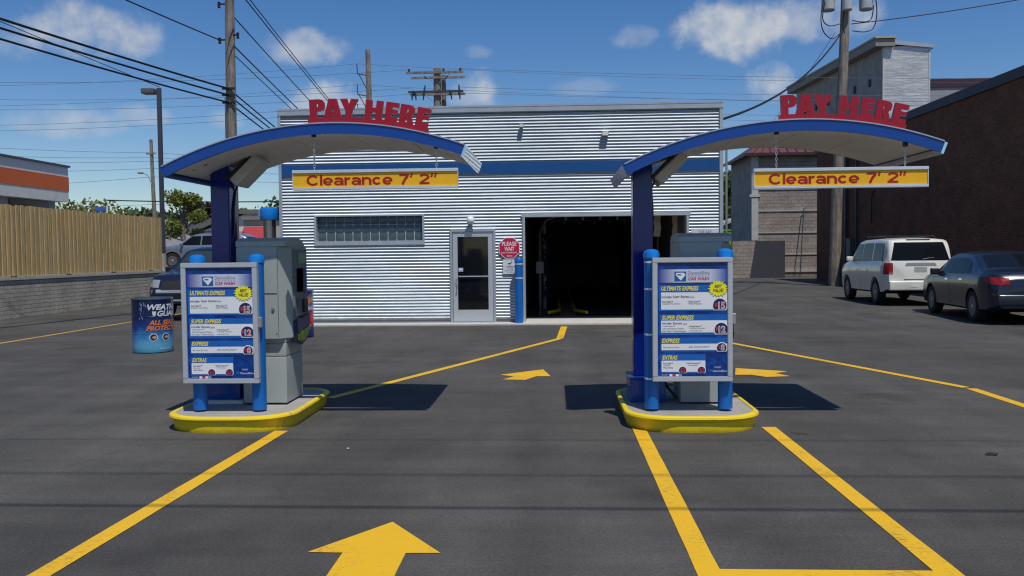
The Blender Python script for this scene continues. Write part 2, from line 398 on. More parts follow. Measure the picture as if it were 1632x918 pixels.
def curve_mesh(make):
    cu = make(); ob = bpy.data.objects.new('tmp', cu); COL.objects.link(ob)
    dg = bpy.context.evaluated_depsgraph_get(); ev = ob.evaluated_get(dg); me = ev.to_mesh()
    vs = [v.co.copy() for v in me.vertices]; fs = [tuple(p.vertices) for p in me.polygons]
    ev.to_mesh_clear(); bpy.data.objects.remove(ob); bpy.data.curves.remove(cu)
    return vs, fs
TXT = {}
def text_geo(body, bold=0.0, shear=0.0, ext=0.0):
    key = (body, bold, shear, ext)
    if key not in TXT:
        def mk():
            c = bpy.data.curves.new('t', 'FONT'); c.body = body; c.size = 1; c.offset = bold; c.shear = shear; c.extrude = ext
            c.resolution_u = 3; c.fill_mode = 'BOTH' if ext else 'FRONT'; return c
        TXT[key] = curve_mesh(mk)
    return TXT[key]
def put_text(mb, body, x0, x1, z0, z1, y, bold=0.0, shear=0.0, ext=0.0, mi=0, mp=None):
    """text filling the rectangle x0..x1, z0..z1 on the plane y, read from -Y; mp maps (x, depth, z) to 3D"""
    vs, fs = text_geo(body, bold, shear, 0.04 if ext else 0.0)
    if not vs: return
    ax, bx = min(v.x for v in vs), max(v.x for v in vs); az, bz = min(v.y for v in vs), max(v.y for v in vs)
    kz = 1
    out = []
    for v in vs:
        x = x0+(v.x-ax)/(bx-ax)*(x1-x0); z = z0+(v.y-az)/(bz-az)*(z1-z0); d = y-(v.z/.04)*ext if ext else y
        out.append(mp(x, d, z) if mp else (x, d, z))
    mb.add(out, fs, mi)
def outline_geo(splines, ext):
    def mk():
        c = bpy.data.curves.new('g', 'CURVE'); c.dimensions = '2D'; c.fill_mode = 'BOTH'; c.extrude = ext
        for sp in splines:
            s = c.splines.new('POLY'); s.points.add(len(sp)-1); s.use_cyclic_u = True
            for i, p in enumerate(sp): s.points[i].co = (p[0], p[1], 0, 1)
        return c
    return curve_mesh(mk)
def roundrect(x0, x1, z0, z1, r, n=5):
    pts = []
    for cx, cz, a0 in ((x1-r, z1-r, 0), (x0+r, z1-r, 90), (x0+r, z0+r, 180), (x1-r, z0+r, 270)):
        for k in range(n+1):
            t = R(a0+90*k/n); pts.append((cx+r*math.cos(t), cz+r*math.sin(t)))
    return pts

# ================================================================== THE SETTING
g = MB(); g.quadpatch([(-1500, -600, 0), (1500, -600, 0), (1500, 2200, 0), (-1500, 2200, 0)])
struct('ground', g, ASPH)
# raised neighbouring lot behind the retaining wall
RAISED = mat('worn_lot_surface', (.16, .15, .14), .9, noise=(.6, .25, (1, 1, 1)), bump=(80, .3))
p = MB(); p.box(-160, -13.72, -30, 180, -.2, 1.0); p.box(-13.71, -6.2, 29.3, 180, -.2, .996)
struct('raised_terrace', p, RAISED)
# painted lines (thin sheets 4 mm over the asphalt)
def strip(mb, pts, w, z=.004):
    for (a, b) in zip(pts[:-1], pts[1:]):
        a, b = Vector(a), Vector(b); d = (b-a).normalized(); n = Vector((-d.y, d.x))*w/2
        m = max(2, int((b-a).length/.25)); vs = []; fs = []
        for i in range(m+1):
            q = a+(b-a)*i/m; e = random.uniform(-.004, .004)
            vs += [(q.x+n.x*(1+e*8), q.y+n.y, z), (q.x-n.x*(1+e*8), q.y-n.y, z)]
        fs = [(2*i, 2*i+1, 2*i+3, 2*i+2) for i in range(m)]
        mb.add(vs, fs)
s = MB(); strip(s, [(-2.52, .5), (-2.44, 3.85), (-2.34, 7.13)], .115)
struct('lane_line', s, YPAINT)
s = MB(); strip(s, [(-2.36, 8.78), (.10, 14.88)], .11); s.quadpatch([(.03, 14.82, .0045), (.16, 14.98, .0045), (.26, 17.3, .0045), (.13, 17.3, .0045)])
struct('lane_line', s, YPAINT)
s = MB(); strip(s, [(.71, .5), (.71, 3.9)], .115); strip(s, [(.71, 4.0), (.71, 7.28)], .115); strip(s, [(1.81, .5), (1.81, 3.9)], .115); strip(s, [(1.81, 4.0), (1.81, 7.28)], .115); strip(s, [(.6525, 3.95), (1.8675, 3.95)], .1)
struct('lane_line', s, YPAINT)
s = MB(); strip(s, [(4.45, .5), (4.45, 9.30)], .11); strip(s, [(4.43, 9.37), (2.87, 14.0), (2.62, 14.9)], .11); strip(s, [(2.62, 14.95), (2.6, 17.4)], .11)
struct('lane_line', s, YPAINT)
s = MB(); strip(s, [(-9.8, 8), (-9.8, 27)], .10)
struct('parking_line', s, FADED)
for nm, pts in (('painted_arrow', [(-1.255, 4.19), (-.915, 4.68), (-.58, 4.19), (-.755, 4.185), (-.755, 2.6), (-1.07, 2.6), (-1.075, 4.185)]),
                ('painted_arrow', [(-.67, 10.45), (-.50, 10.30), (-.62, 10.06), (-.35, 10.02), (-.22, 10.32), (-.05, 10.31), (-.15, 10.92)]),
                ('painted_arrow', [(2.18, 10.38), (2.31, 10.98), (2.88, 10.66), (2.69, 10.50), (2.80, 10.25), (2.51, 10.19), (2.37, 10.38)])):
    s = MB(); s.quadpatch([(x, y, .004) for x, y in pts]); struct(nm, s, YPAINT)
# tar seam
s = MB(); strip(s, [(-13.6, 20.5), (-11.5, 20.42), (-9.9, 20.47)], .035); strip(s, [(-9.7, 20.46), (-6, 20.52)], .03)
struct('asphalt_seam', s, mat('tar', (.012, .012, .012), .7))
# concrete apron and bay floor
s = MB(); s.box(-5.9, 3.56, 17.72, 18.2, -.1, .03); s.box(-.62, 2.81, 18.2, 19.6, -.1, .029)
struct('concrete_apron', s, SILLC)
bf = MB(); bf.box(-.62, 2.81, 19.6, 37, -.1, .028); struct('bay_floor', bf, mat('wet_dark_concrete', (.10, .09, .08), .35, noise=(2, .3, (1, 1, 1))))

# ================================================================== CAR WASH BUILDING
YW = 18.2; XL, XR, ZT = -5.87, 3.53, 4.62
DOOR = (-2.22, -1.24, 2.03); BAY = (-.66, 2.85, 2.27); WIN = (-5.15, -2.76, 1.71, 2.36)
bld = thing('car_wash_building', 'corrugated silver metal car wash building with a blue band and an open bay', 'building', (-1.2, YW, 0))
rects = [(XL, WIN[0], .09, ZT-.1), (WIN[0], WIN[1], .09, WIN[2]), (WIN[0], WIN[1], WIN[3], ZT-.1), (WIN[1], DOOR[0], .09, ZT-.1),
         (DOOR[0], DOOR[1], DOOR[2], ZT-.1), (DOOR[1], BAY[0], .09, ZT-.1), (BAY[0], BAY[1], BAY[2], ZT-.1), (BAY[1], XR, .09, ZT-.1)]
PITCH, AMP, NS = .0655, .0088, 14
w = MB()
for (a, b, z0, z1) in rects:
    ks = range(math.ceil(z0/(PITCH/NS)), math.floor(z1/(PITCH/NS))+1)
    zs = [z0]+[k*PITCH/NS for k in ks if z0+1e-4 < k*PITCH/NS < z1-1e-4]+[z1]
    nx = max(1, int((b-a)/.6)); vs = []
    for z in zs:
        y = YW-.018-AMP*math.cos(2*math.pi*z/PITCH)
        for i in range(nx+1): vs.append((a+(b-a)*i/nx, y, z))
    fs = [(r*(nx+1)+i, r*(nx+1)+i+1, (r+1)*(nx+1)+i+1, (r+1)*(nx+1)+i) for r in range(len(zs)-1) for i in range(nx)]
    w.add(vs, fs)
w.build('corrugated_front', CORR, bld, smooth=3.0)
b = MB()
for (a, c, z0, z1) in rects:
    b.box(a, c, YW+.004, YW+.20, 0 if z0 < .1 else z0, z1+.1 if z1 > 4 else z1)
b.box(XL, XL+.2, YW+.2, 38, 0, ZT); b.box(XR-.2, XR, YW+.2, 38, 0, ZT); b.box(XL, XR, 38, 38.2, 0, ZT); b.box(XL+.21, XR-.21, YW+.21, 37.99, ZT-.35, ZT-.2)
b.build('wall_core', mat('grey_block_backing', (.22, .23, .24), .8), bld)
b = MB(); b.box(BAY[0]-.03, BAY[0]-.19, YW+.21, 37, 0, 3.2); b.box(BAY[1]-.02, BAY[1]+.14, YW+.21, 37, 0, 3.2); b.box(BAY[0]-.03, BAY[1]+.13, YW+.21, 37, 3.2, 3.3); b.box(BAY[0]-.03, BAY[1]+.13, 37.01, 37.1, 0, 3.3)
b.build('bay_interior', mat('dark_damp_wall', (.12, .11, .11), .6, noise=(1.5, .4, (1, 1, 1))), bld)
b = MB(); b.box(XL-.035, XR+.035, YW-.068, YW+.26, ZT-.02, ZT+.02); b.box(XL-.03, XR+.03, YW-.062, YW-.036, ZT-.12, ZT-.0205)
b.build('parapet_cap', TRIM, bld)
b = MB(); b.box(XL-.035, XL+.0, YW-.04, YW+.1, 0, ZT-.12); b.box(XL, XL+.035, YW-.052, YW-.040, 0, ZT-.12)
b.build('corner_trim', TRIM, bld); b = MB(); b.box(XR-.04, XR+.0, YW-.052, YW-.040, 0, ZT-.12); b.box(XR, XR+.035, YW-.045, YW+.1, 0, ZT-.12)
b.build('corner_trim', TRIM, bld)
b = MB(); b.box(XL+.036, XR-.041, YW-.046, YW-.038, 3.20, 3.43); b.build('blue_band', BANDM, bld)
# bay frame
b = MB(); b.box(BAY[0], BAY[0]+.05, YW-.06, YW+.24, 0, BAY[2]); b.box(BAY[1]-.05, BAY[1], YW-.06, YW+.24, 0, BAY[2]); b.box(BAY[0]-.03, BAY[1]+.03, YW-.065, YW+.24, BAY[2]-.001, BAY[2]+.045)
b.build('bay_frame', mat('bay_frame_steel', (.52, .53, .53), .4, .4), bld)
# glass block window
wf = MB(); x0, x1, z0, z1 = WIN
for bx in ((x0, x1, z1-.03, z1), (x0, x1, z0, z0+.09), (x0, x0+.045, z0+.09, z1-.03), (x1-.045, x1, z0+.09, z1-.03)):
    wf.box(bx[0], bx[1], YW-.045, YW+.19, bx[2], bx[3])
wfo = wf.build('window', mat('window_sill_metal', (.48, .51, .54), .45, .4), bld)
GB = NT('glass_block'); c = GB.mix(GB.noise(9, 4), (.035, .055, .07), (.10, .14, .155)); GB.l(c, GB.b.inputs['Base Color']); GB.b.inputs['Roughness'].default_value = .12; GB.bump(GB.noise(26, 2), .5, .01)
gm = MB(); gb = MB(); nx, nz = 12, 3; gx0, gx1, gz0, gz1 = x0+.045, x1-.045, z0+.09, z1-.03
gm.box(gx0, gx1, YW+.10, YW+.15, gz0, gz1)
for i in range(nx):
    for j in range(nz):
        a = gx0+(gx1-gx0)*i/nx+.008; c = gx0+(gx1-gx0)*(i+1)/nx-.008; d = gz0+(gz1-gz0)*j/nz+.008; e = gz0+(gz1-gz0)*(j+1)/nz-.008
        gb.rbox(a, c, YW+.075, YW+.13, d, e, .02, 2)
gm.build('mortar_grid', mat('block_mortar', (.45, .50, .52), .8), wfo, local=False)
gb.build('glass_block', GB.m, wfo, smooth=True)
# door
df = MB(); x0, x1, zt = DOOR
for bx in ((x0, x0+.055, 0, zt), (x1-.055, x1, 0, zt), (x0+.055, x1-.055, zt-.06, zt)): df.box(bx[0], bx[1], YW-.05, YW+.12, bx[2], bx[3])
df.box(x0+.02, x1-.02, YW-.12, YW+.12, 0, .045)
do = df.build('door', ALUD, bld)
lf = MB(); a, c = x0+.062, x1-.062; yl = YW-.03
for bx in ((a, a+.10, .05, zt-.066), (c-.10, c, .05, zt-.066), (a+.10, c-.10, zt-.17, zt-.066), (a+.10, c-.10, .05, .30)): lf.box(bx[0], bx[1], yl, yl+.045, bx[2], bx[3])
lf.build('door_leaf', ALU, do, bevel=.003)
gl = MB(); gl.box(a+.1005, c-.1005, yl+.018, yl+.026, .3005, zt-.1705)
gl.build('glass_pane', SCREEN, do)
h = MB(); h.box(a+.09, c-.09, yl-.03, yl-.012, 1.005, 1.03); h.tube([(a+.075, yl, .98), (a+.075, yl-.05, .98), (a+.10, yl-.06, .95), (a+.10, yl-.06, .76), (a+.075, yl-.05, .73), (a+.075, yl, .73)], .011, 8); h.box(a+.03, a+.07, yl-.008, yl, .82, .90)
h.build('handle', mat('satin_handle', (.7, .7, .72), .3, .7), do, smooth=True)
h = MB(); h.box(a+.115, a+.215, yl+.012, yl+.0175, 1.12, 1.2); h.box(a+.13, a+.2, yl+.010, yl+.012, 1.15, 1.18, 1)
h.build('sticker', [mat('lavender_print', (.45, .47, .68), .5), WHITE], do)
h = MB(); h.box(x0+.0005, x1-.0005, YW+.125, YW+.19, .001, zt); h.build('vestibule', BLACK, do)
# interior kit seen dimly in the bay
gr = thing('conveyor_guide', 'yellow flared wheel guide rails on the dark floor just inside the wash bay', 'guide rail', (.3, 20.0, .03))
m = MB(); m.tube([(-.12, 19.75, .12), (.12, 20.4, .12), (.12, 34, .12)], .035, 8); m.build('rail', YCURB, gr, smooth=True)
m = MB(); m.tube([(.75, 19.75, .12), (.50, 20.4, .12), (.50, 34, .12)], .035, 8); m.build('rail', YCURB, gr, smooth=True)
m = MB(); m.box(.16, .46, 19.85, 34, .03, .05); [m.box(.12+i*.001, .5, 19.9+i*.3, 19.93+i*.3, .05, .06) for i in range(20)]
m.build('conveyor_grate', mat('rusty_steel', (.12, .07, .04), .7, .3), gr)
for yy, lb in ((21.0, 'front wash arch of dark steel tube inside the bay opening'), (24.0, 'rear wash arch of dark steel tube deeper inside the bay')):
    t = thing('wash_arch', lb, 'wash arch', (1.1, yy, .03), 'wash arches in the tunnel')
    m = MB(); m.tube([(-.35, yy, .03), (-.35, yy, 2.0), (-.2, yy, 2.3), (.1, yy, 2.42), (2.1, yy, 2.42), (2.45, yy, 2.2), (2.55, yy, 1.9), (2.55, yy, .03)], .05, 8)
    m.build('pipe', mat('arch_pipe', (.06, .055, .05), .4, .4), t, smooth=True)
    for q in range(5): m = MB(); m.lathe([(.012, -.05), (.03, 0), (.03, .06)], (.3+q*.42, yy, 2.34), 8); m.build('spray_nozzle', GALV, t)
t = thing('cloth_curtain', 'hanging pale felt wash curtain strips at the right side of the bay', 'wash curtain', (2.3, 19.9, .9), None)
for i, xx in enumerate((1.86, 2.3, 2.72)):
    m = MB(); n = 10; vs = []
    for j in range(n+1):
        z = 2.35-j*.05-.0; dx = .012*math.sin(j*1.1+i)
        vs += [(xx+dx, 19.7+.01*math.sin(j), z), (xx+.15+dx, 19.7+.012*math.sin(j+1), z), (xx+.15+dx, 19.73+.012*math.sin(j+1), z), (xx+dx, 19.73+.01*math.sin(j), z)]
    fs = [(4*j+k, 4*j+(k+1) % 4, 4*j+4+(k+1) % 4, 4*j+4+k) for j in range(n) for k in range(4)]+[(3, 2, 1, 0), (4*n, 4*n+1, 4*n+2, 4*n+3)]
    m.add(vs, fs); m.build('felt_strip', mat('pale_felt', (.5, .46, .40), .9), t)
m = MB(); m.box(1.75, 2.8, 19.68, 19.74, 2.351, 2.40); m.build('hanger_bar', GALV, t)
for xb, lb in ((-.25, 'left'), (2.35, 'right')):
    t = thing('wash_brush', 'tall dark blue wash brush standing deep in the bay on the '+lb, 'wash brush', (xb, 22.4, .03), 'wash brushes in the tunnel'); rnd = random.Random(5)
    m = MB(); m.tube([(xb, 22.4, .03), (xb, 22.4, 2.3)], .05, 8); m.build('spindle', GALV, t)
    m = MB()
    for q in range(260):
        a_ = rnd.uniform(0, 6.28); z_ = rnd.uniform(.4, 2.1); l_ = rnd.uniform(.22, .34); c_, s2 = math.cos(a_), math.sin(a_)
        m.add([(xb-.03*s2, 22.4+.03*c_, z_), (xb+.03*s2, 22.4-.03*c_, z_), (xb+l_*c_+.03*s2, 22.4+l_*s2-.03*c_, z_-.12), (xb+l_*c_-.03*s2, 22.4+l_*s2+.03*c_, z_-.12)], [(0, 1, 2, 3)])
    m.build('bristles', mat('brush_blue', (.03, .06, .16), .8), t)
m = MB(); m.rbox(-.42, -.24, 20.0, 20.1, 1.02, 1.30, .01); m.tube([(-.33, 20.05, .03), (-.33, 20.05, 1.03)], .015)
single('control_box', m, mat('dull_grey_box', (.12, .12, .14), .6), 'grey control box on a thin post just inside the left of the bay', 'control box')
# wall fixtures and signs
def wall_camera_light(x, z, s, label):
    t = thing('wall_floodlight', label, 'wall light', (x, YW-.02, z), 'floodlights high on the corrugated wall')
    m = MB(); m.rbox(x-.03*s, x+.03*s, YW-.05, YW-.022, z-.05*s, z+.05*s, .005); m.build('backplate', GALV, t)
    m = MB(); m.rbox(x-.055*s, x+.055*s, YW-.14, YW-.05, z-.03*s, z+.05*s, .012); m.build('housing', mat('fixture_grey', (.30, .30, .30), .4, .3), t, smooth=True)
    m = MB(); m.box(x-.045*s, x+.045*s, YW-.143, YW-.1405, z-.02*s, z+.035*s); m.build('lens', mat('frosted_lens', (.7, .7, .68), .2), t)
wall_camera_light(-.66, 4.18, .9, 'small grey wall light high on the metal wall above the doorway, left of the two')
wall_camera_light(1.10, 3.98, 1.35, 'wider grey wall light on the metal wall above the open bay, right of the two')
t = thing('wall_lamp', 'round white globe lamp fixed just above the glass door', 'wall lamp', (-1.76, YW-.03, 2.2))
m = MB(); m.lathe([(.05, 0), (.05, .03), (.03, .04)], (-1.76, YW-.06, 2.2), 16, 'y'); m.build('base', GALV, t, smooth=True)
m = MB(); m.lathe([(.004, -.088), (.05, -.075), (.075, -.04), (.085, 0), (.075, .04), (.055, .07), (.03, .078)], (-1.76, YW-.145, 2.21), 20); m.build('globe', mat('white_globe_glass', (.8, .8, .78), .2), t, smooth=True)
m = MB(); m.tube([(-1.76, YW-.06, 2.2), (-1.76, YW-.12, 2.28)], .02); m.build('arm', GALV, t)
# octagon sign
t = thing('octagon_sign', 'red octagonal PLEASE WAIT sign on the wall between the door and the bay', 'sign', (-.95, YW-0.0460, 1.62))
oc = lambda r: [(-.945+r*math.cos(R(22.5+45*k)), 1.615+r*math.sin(R(22.5+45*k))) for k in range(8)]
m = MB(); m.prism(oc(.245), 'y', YW-0.0560, YW-0.0460); m.build('border', WHITE, t)
m = MB(); m.prism(oc(.228), 'y', YW-0.0590, YW-0.0570); m.build('face', mat('sign_red', (.55, .008, .05), .4), t)
m = MB(); put_text(m, 'PLEASE', -1.10, -.79, 1.66, 1.75, YW-0.0605, .02); put_text(m, 'WAIT', -1.05, -.84, 1.55, 1.64, YW-0.0605, .02)
put_text(m, 'FOR ATTENDANT', -1.11, -.78, 1.50, 1.53, YW-0.0605, .01); put_text(m, 'BEFORE', -1.0, -.88, 1.43, 1.46, YW-0.0605, .01); m.build('lettering', WHITE, t)
t = thing('notice_sign', 'white notice sign with a small black symbol below the red octagon', 'sign', (-.93, YW-0.0460, 1.05))
m = MB(); m.box(-1.085, -.775, YW-0.0520, YW-0.0460, 1.06, 1.37); m.build('face', mat('sign_white', (.68, .72, .72), .4), t, bevel=0)
m = MB(); put_text(m, 'CAMERAS', -1.03, -.83, 1.20, 1.235, YW-0.0535, .01); put_text(m, 'IN USE', -.99, -.87, 1.155, 1.185, YW-0.0535, .01); put_text(m, 'THESE PREMISES ARE MONITORED', -1.06, -.80, 1.12, 1.138, YW-0.0535); put_text(m, 'BY VIDEO', -1.0, -.86, 1.09, 1.104, YW-0.0535)
m.prism([(-.985, 1.27), (-.93, 1.262), (-.895, 1.30), (-.89, 1.345), (-.90, 1.345), (-.905, 1.31), (-.93, 1.295), (-.98, 1.292)], 'y', YW-0.0535, YW-0.0525); m.build('lettering', DARKTXT, t)
t = thing('hours_sign', 'white WE ARE sign on the wall between the bay and the right building corner', 'sign', (3.15, YW-0.0460, 1.5))
m = MB(); m.box(2.90, 3.47, YW-0.0520, YW-0.0460, 1.5, 1.98); m.build('face', mat('sign_white2', (.62, .66, .67), .4), t)
m = MB(); put_text(m, 'WE ARE', 3.06, 3.32, 1.87, 1.94, YW-0.0535, .012); put_text(m, 'OPEN', 3.03, 3.35, 1.70, 1.82, YW-0.0535, .02); m.build('lettering', GREYTXT, t)
# bollard in front of bay jamb
t = thing('bollard', 'tall blue bollard with two white rings beside the bay opening', 'bollard', (-.74, 17.95, 0))
m = MB(); m.lathe([(.085, 0), (.085, 1.27), (.092, 1.275), (.092, 1.33), (.07, 1.37), (.01, 1.385)], (-.74, 17.95, .03), 24); m.build('sleeve', SLEEVE, t, smooth=True)
m = MB(); m.lathe([(.087, 1.235), (.087, 1.255)], (-.74, 17.95, .03), 24); m.build('white_ring', WHITE, t, smooth=True)
m = MB(); m.lathe([(.087, .94), (.087, .96)], (-.74, 17.95, .03), 24); m.build('white_ring', WHITE, t, smooth=True)

# ================================================================== PAY ISLANDS
# kerbed island
isl = thing('kerb_island', 'concrete pay island with a yellow painted kerb under the left canopy', 'kerb island', (-2.83, 7.8, 0), 'pay islands')
def island_outline(grow, n=10):
    x0, x1, y0, y1 = -3.385-grow, -2.275+grow, 7.04-grow, 8.62+grow; pts = []
    for cx, cy, r, a0 in ((x1-.42, y0+.36, (.42, .36), 270), (x1-.28, y1-.28, (.28, .28), 0), (x0+.28, y1-.28, (.28, .28), 90), (x0+.40, y0+.36, (.40, .36), 180)):
        for k in range(n+1):
            t = R(a0+90*k/n); px = cx+r[0]*math.cos(t); py = cy+r[1]*math.sin(t); pts.append((px, py))
    return pts
def rings(profile, close=True):
    m = MB(); base = None; n = None
    for g_, z in profile:
        o = island_outline(g_); n = len(o); m.v += [(x, y-(.05 if False else 0), z) for x, y in o]
    for i in range(len(profile)-1):
        m.f += [(i*n+k, i*n+(k+1) % n, (i+1)*n+(k+1) % n, (i+1)*n+k) for k in range(n)]
    m.mi = [0]*len(m.f); return m, n, len(profile)
m, n, k = rings([(-.012, 0), (-.004, .09), (.012, .10), (.020, .115), (.016, .130), (.0, .139), (-.02, .139), (-.027, .130), (-.027, .02)])
m.f += [tuple(range(n))[::-1], tuple((k-1)*n+i for i in range(n))]; m.mi += [0, 0]
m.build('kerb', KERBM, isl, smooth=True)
m, n, k = rings([(-.0275, .021), (-.0275, .132)]); m.f += [tuple(range(n))[::-1], tuple(n+i for i in range(n))]; m.mi += [0, 0]
m.build('concrete_top', CONC, isl)
# canopy
AC, AR = (-1.87, 2.615-3.3), 3.3
def arc(theta, r=AR): return (AC[0]+r*math.sin(theta), AC[1]+r*math.cos(theta))
YF, YB = 7.15, 8.62
T0, T1 = math.asin((-3.34-AC[0])/AR), math.asin((-.74-AC[0])/AR)
can = thing('pay_canopy', 'blue arched pay canopy with red PAY HERE letters over the left island', 'canopy', (-3.115, 7.95, .15), 'pay canopies')
def arcband(m, r0, r1, ya, yb, t0, t1, n=40):
    a = [arc(t0+(t1-t0)*i/n, r0) for i in range(n+1)]+[arc(t1+(t0-t1)*i/n, r1) for i in range(n+1)]
    k = n+1; vs = [(x, ya, z) for x, z in a]+[(x, yb, z) for x, z in a]; N = 2*k; fs = []
    for i in range(n):
        j = 2*k-1-i
        fs += [(i, i+1, j-1, j), (N+i, N+j, N+j-1, N+i+1), (i, N+i, N+i+1, i+1), (j, j-1, N+j-1, N+j)]
    fs += [(0, 2*k-1, N+2*k-1, N), (n, N+n, N+n+1, n+1)]
    m.add(vs, fs)
m = MB(); arcband(m, AR-.092, AR, YF, YF+.025, T0, T1); m.build('fascia', BLUE, can, smooth=.4)
m = MB(); arcband(m, AR-.052, AR, YB-.025, YB, T0, T1); m.build('fascia', BLUE, can, smooth=.4)
m = MB(); arcband(m, AR-.004, AR+.006, YF-.008, YB+.008, T0+.001, T1-.001); m.build('roof_skin', mat('pale_edge_metal', (.45, .5, .58), .35, .4), can, smooth=.4)
m = MB(); arcband(m, AR-.052, AR-.042, YF+.0255, YB-.0255, T0+.004, T1-.004)
for q in range(1, 5):
    tt = T0+(T1-T0)*q/5; arcband(m, AR-.056, AR-.0525, YF+.03, YB-.03, tt-.002, tt+.002, 2)
m.build('soffit', SOFFIT, can, smooth=.4)
# end caps: left blue end, right polished end
x, z = arc(T0)
m = MB(); arcband(m, AR-.094, AR+.003, YF-.001, YB+.001, T0-.006, T0-.0005, 2); m.build('end_cap', BLUE, can)
m = MB(); arcband(m, AR-.10, AR-.002, YF+.0, YB-.0, T1+.001, T1+.008, 2); m.build('end_cap', CHROME, can)
m = MB()
cx, cy = -3.115, 7.95
m.prism([(cx-.09, .40), (cx+.09, .40), (cx+.09, 2.345), (cx-.09, 2.27)], 'y', cy-.10, cy+.10); m.build('column', NAVY, can, bevel=.01)
m = MB(); m.rbox(cx-.13, cx+.19, cy-.2, cy+.2, .166, .385, .012); m.rbox(cx-.14, cx+.2, cy-.21, cy+.21, .385, .40, .004); m.build('column_base', BLUE, can, smooth=True)
m = MB(); m.box(cx-.17, cx+.23, cy-.24, cy+.24, .11, .165); m.build('base_plate', mat('white_base_plate', (.6, .6, .58), .5), can)
m = MB()
for q in range(2): m.lathe([(.018, -.02), (.018, .005), (.01, .01)], (cx-.10+q*.12, 7.5, 2.29+.04*q), 8)
m.build('bolt', GALV, can)
# floodlight under the canopy, tilted toward the lane
fl = MB(); fl.rbox(-.17, .17, -.16, .16, -.05, .05, .02)
rm = Matrix.Translation((-2.86, 7.98, 2.30)) @ Matrix.Rotation(R(-44), 4, 'Y')
fo = fl.xf(lambda p: rm @ p).build('floodlight', mat('cream_housing', (.60, .58, .52), .5), can, smooth=True)
fl = MB(); fl.rbox(-.18, .18, -.17, .17, .0505, .075, .008); fl.xf(lambda p: rm @ p).build('back_plate', BLACK, fo, smooth=True)
fl = MB(); fl.box(-.14, .14, -.13, .13, -.054, -.0505); fl.xf(lambda p: rm @ p).build('lens', mat('flood_lens', (.55, .55, .52), .12), fo)
fl = MB(); fl.tube([(-2.99, 8.0, 2.2), (-3.02, 8.0, 2.12), (-3.015, 7.94, 1.95), (-3.018, 7.93, 1.7)], .009, 6); fl.build('cable', BLACK, fo, smooth=True)
# PAY HERE letters
GL = {
 'P': (.80, [[(0, 0), (0, 1), (.52, 1), (.68, .96), (.79, .85), (.81, .70), (.79, .53), (.69, .41), (.52, .36), (.37, .36), (.37, 0)], [(.36, .78), (.36, .57), (.43, .57), (.47, .62), (.47, .73), (.43, .78)]]),
 'A': (.98, [[(0, 0), (.27, 1), (.70, 1), (.98, 0), (.62, 0), (.59, .13), (.39, .13), (.36, 0)], [(.435, .33), (.545, .33), (.49, .62)]]),
 'Y': (.98, [[(.31, 0), (.31, .36), (0, 1), (.38, 1), (.49, .68), (.60, 1), (.98, 1), (.67, .36), (.67, 0)]]),
 'H': (.88, [[(0, 0), (0, 1), (.33, 1), (.33, .62), (.55, .62), (.55, 1), (.88, 1), (.88, 0), (.55, 0), (.55, .36), (.33, .36), (.33, 0)]]),
 'E': (.74, [[(0, 0), (0, 1), (.74, 1), (.74, .76), (.36, .76), (.36, .62), (.70, .62), (.70, .40), (.36, .40), (.36, .24), (.74, .24), (.74, 0)]]),
 'R': (.86, [[(0, 0), (0, 1), (.52, 1), (.69, .96), (.79, .85), (.81, .72), (.77, .56), (.66, .46), (.86, 0), (.50, 0), (.36, .36), (.36, 0)], [(.36, .78), (.36, .58), (.43, .58), (.47, .63), (.47, .73), (.43, .78)]])}
m = MB(); hgt = .158; gap = .07; pen = 0; items = []
for ch, f0, f1 in (('P', 0, .122), ('A', .118, .266), ('Y', .252, .400), ('H', .463, .606), ('E', .632, .736), ('R', .752, .878), ('E', .892, 1.0)): items.append((ch, f0, f1))
ta, tb = math.asin((-2.045-AC[0])/AR), math.asin((-1.065-AC[0])/AR)
for ch, px, p2 in items:
    vs, fs = outline_geo(GL[ch][1], 1.0)
    wd = GL[ch][0]; out = []
    for v in vs:
        th = ta+(px+v.x/wd*(p2-px))*(tb-ta); x, z = arc(th, AR+.046+v.y*hgt)
        out.append((x, YF+.03+v.z*.018, z))
    m.add(out, fs)
m.build('red_letters', REDL, can)
m = MB(); arcband(m, AR+.0065, AR+.0455, YF+.010, YF+.05, ta-.006, tb+.004); m.build('letter_rail', REDL, can)

# clearance sign
clr = thing('clearance_sign', 'yellow Clearance 7\' 2" sign hanging on chains under the left canopy', 'sign', (-1.5, YF+.02, 2.04), 'clearance signs')
cx0, cx1, cz0, cz1, cyy = -2.215, -.805, 2.055, 2.225, YF+.04
m = MB(); m.box(cx0+.002, cx1-.002, cyy, cyy+.03, cz0+.026, cz1-.026); m.build('face_panel', SIGNY, clr)
m = MB(); m.rbox(cx0-.004, cx1+.004, cyy-.012, cyy+.042, cz1-.028, cz1, .004, 2); m.rbox(cx0-.004, cx1+.004, cyy-.012, cyy+.042, cz0, cz0+.024, .004, 2)
m.box(cx0-.004, cx0+.0015, cyy-.006, cyy+.036, cz0+.0245, cz1-.0285); m.box(cx1-.0015, cx1+.004, cyy-.006, cyy+.036, cz0+.0245, cz1-.0285)
m.build('frame', mat('bright_aluminium', (.72, .74, .76), .3, .5), clr)
ZB, CAPH = cz0+.038, .088                                 # baseline and cap height
XH = .76*CAPH; SW = .0188                                # x-height and stroke width
def arcpts(cx_, cz_, rx, rz, a0, a1, n=18):
    return [(cx_+rx*math.cos(R(a0+(a1-a0)*i/n)), cz_+rz*math.sin(R(a0+(a1-a0)*i/n))) for i in range(n+1)]
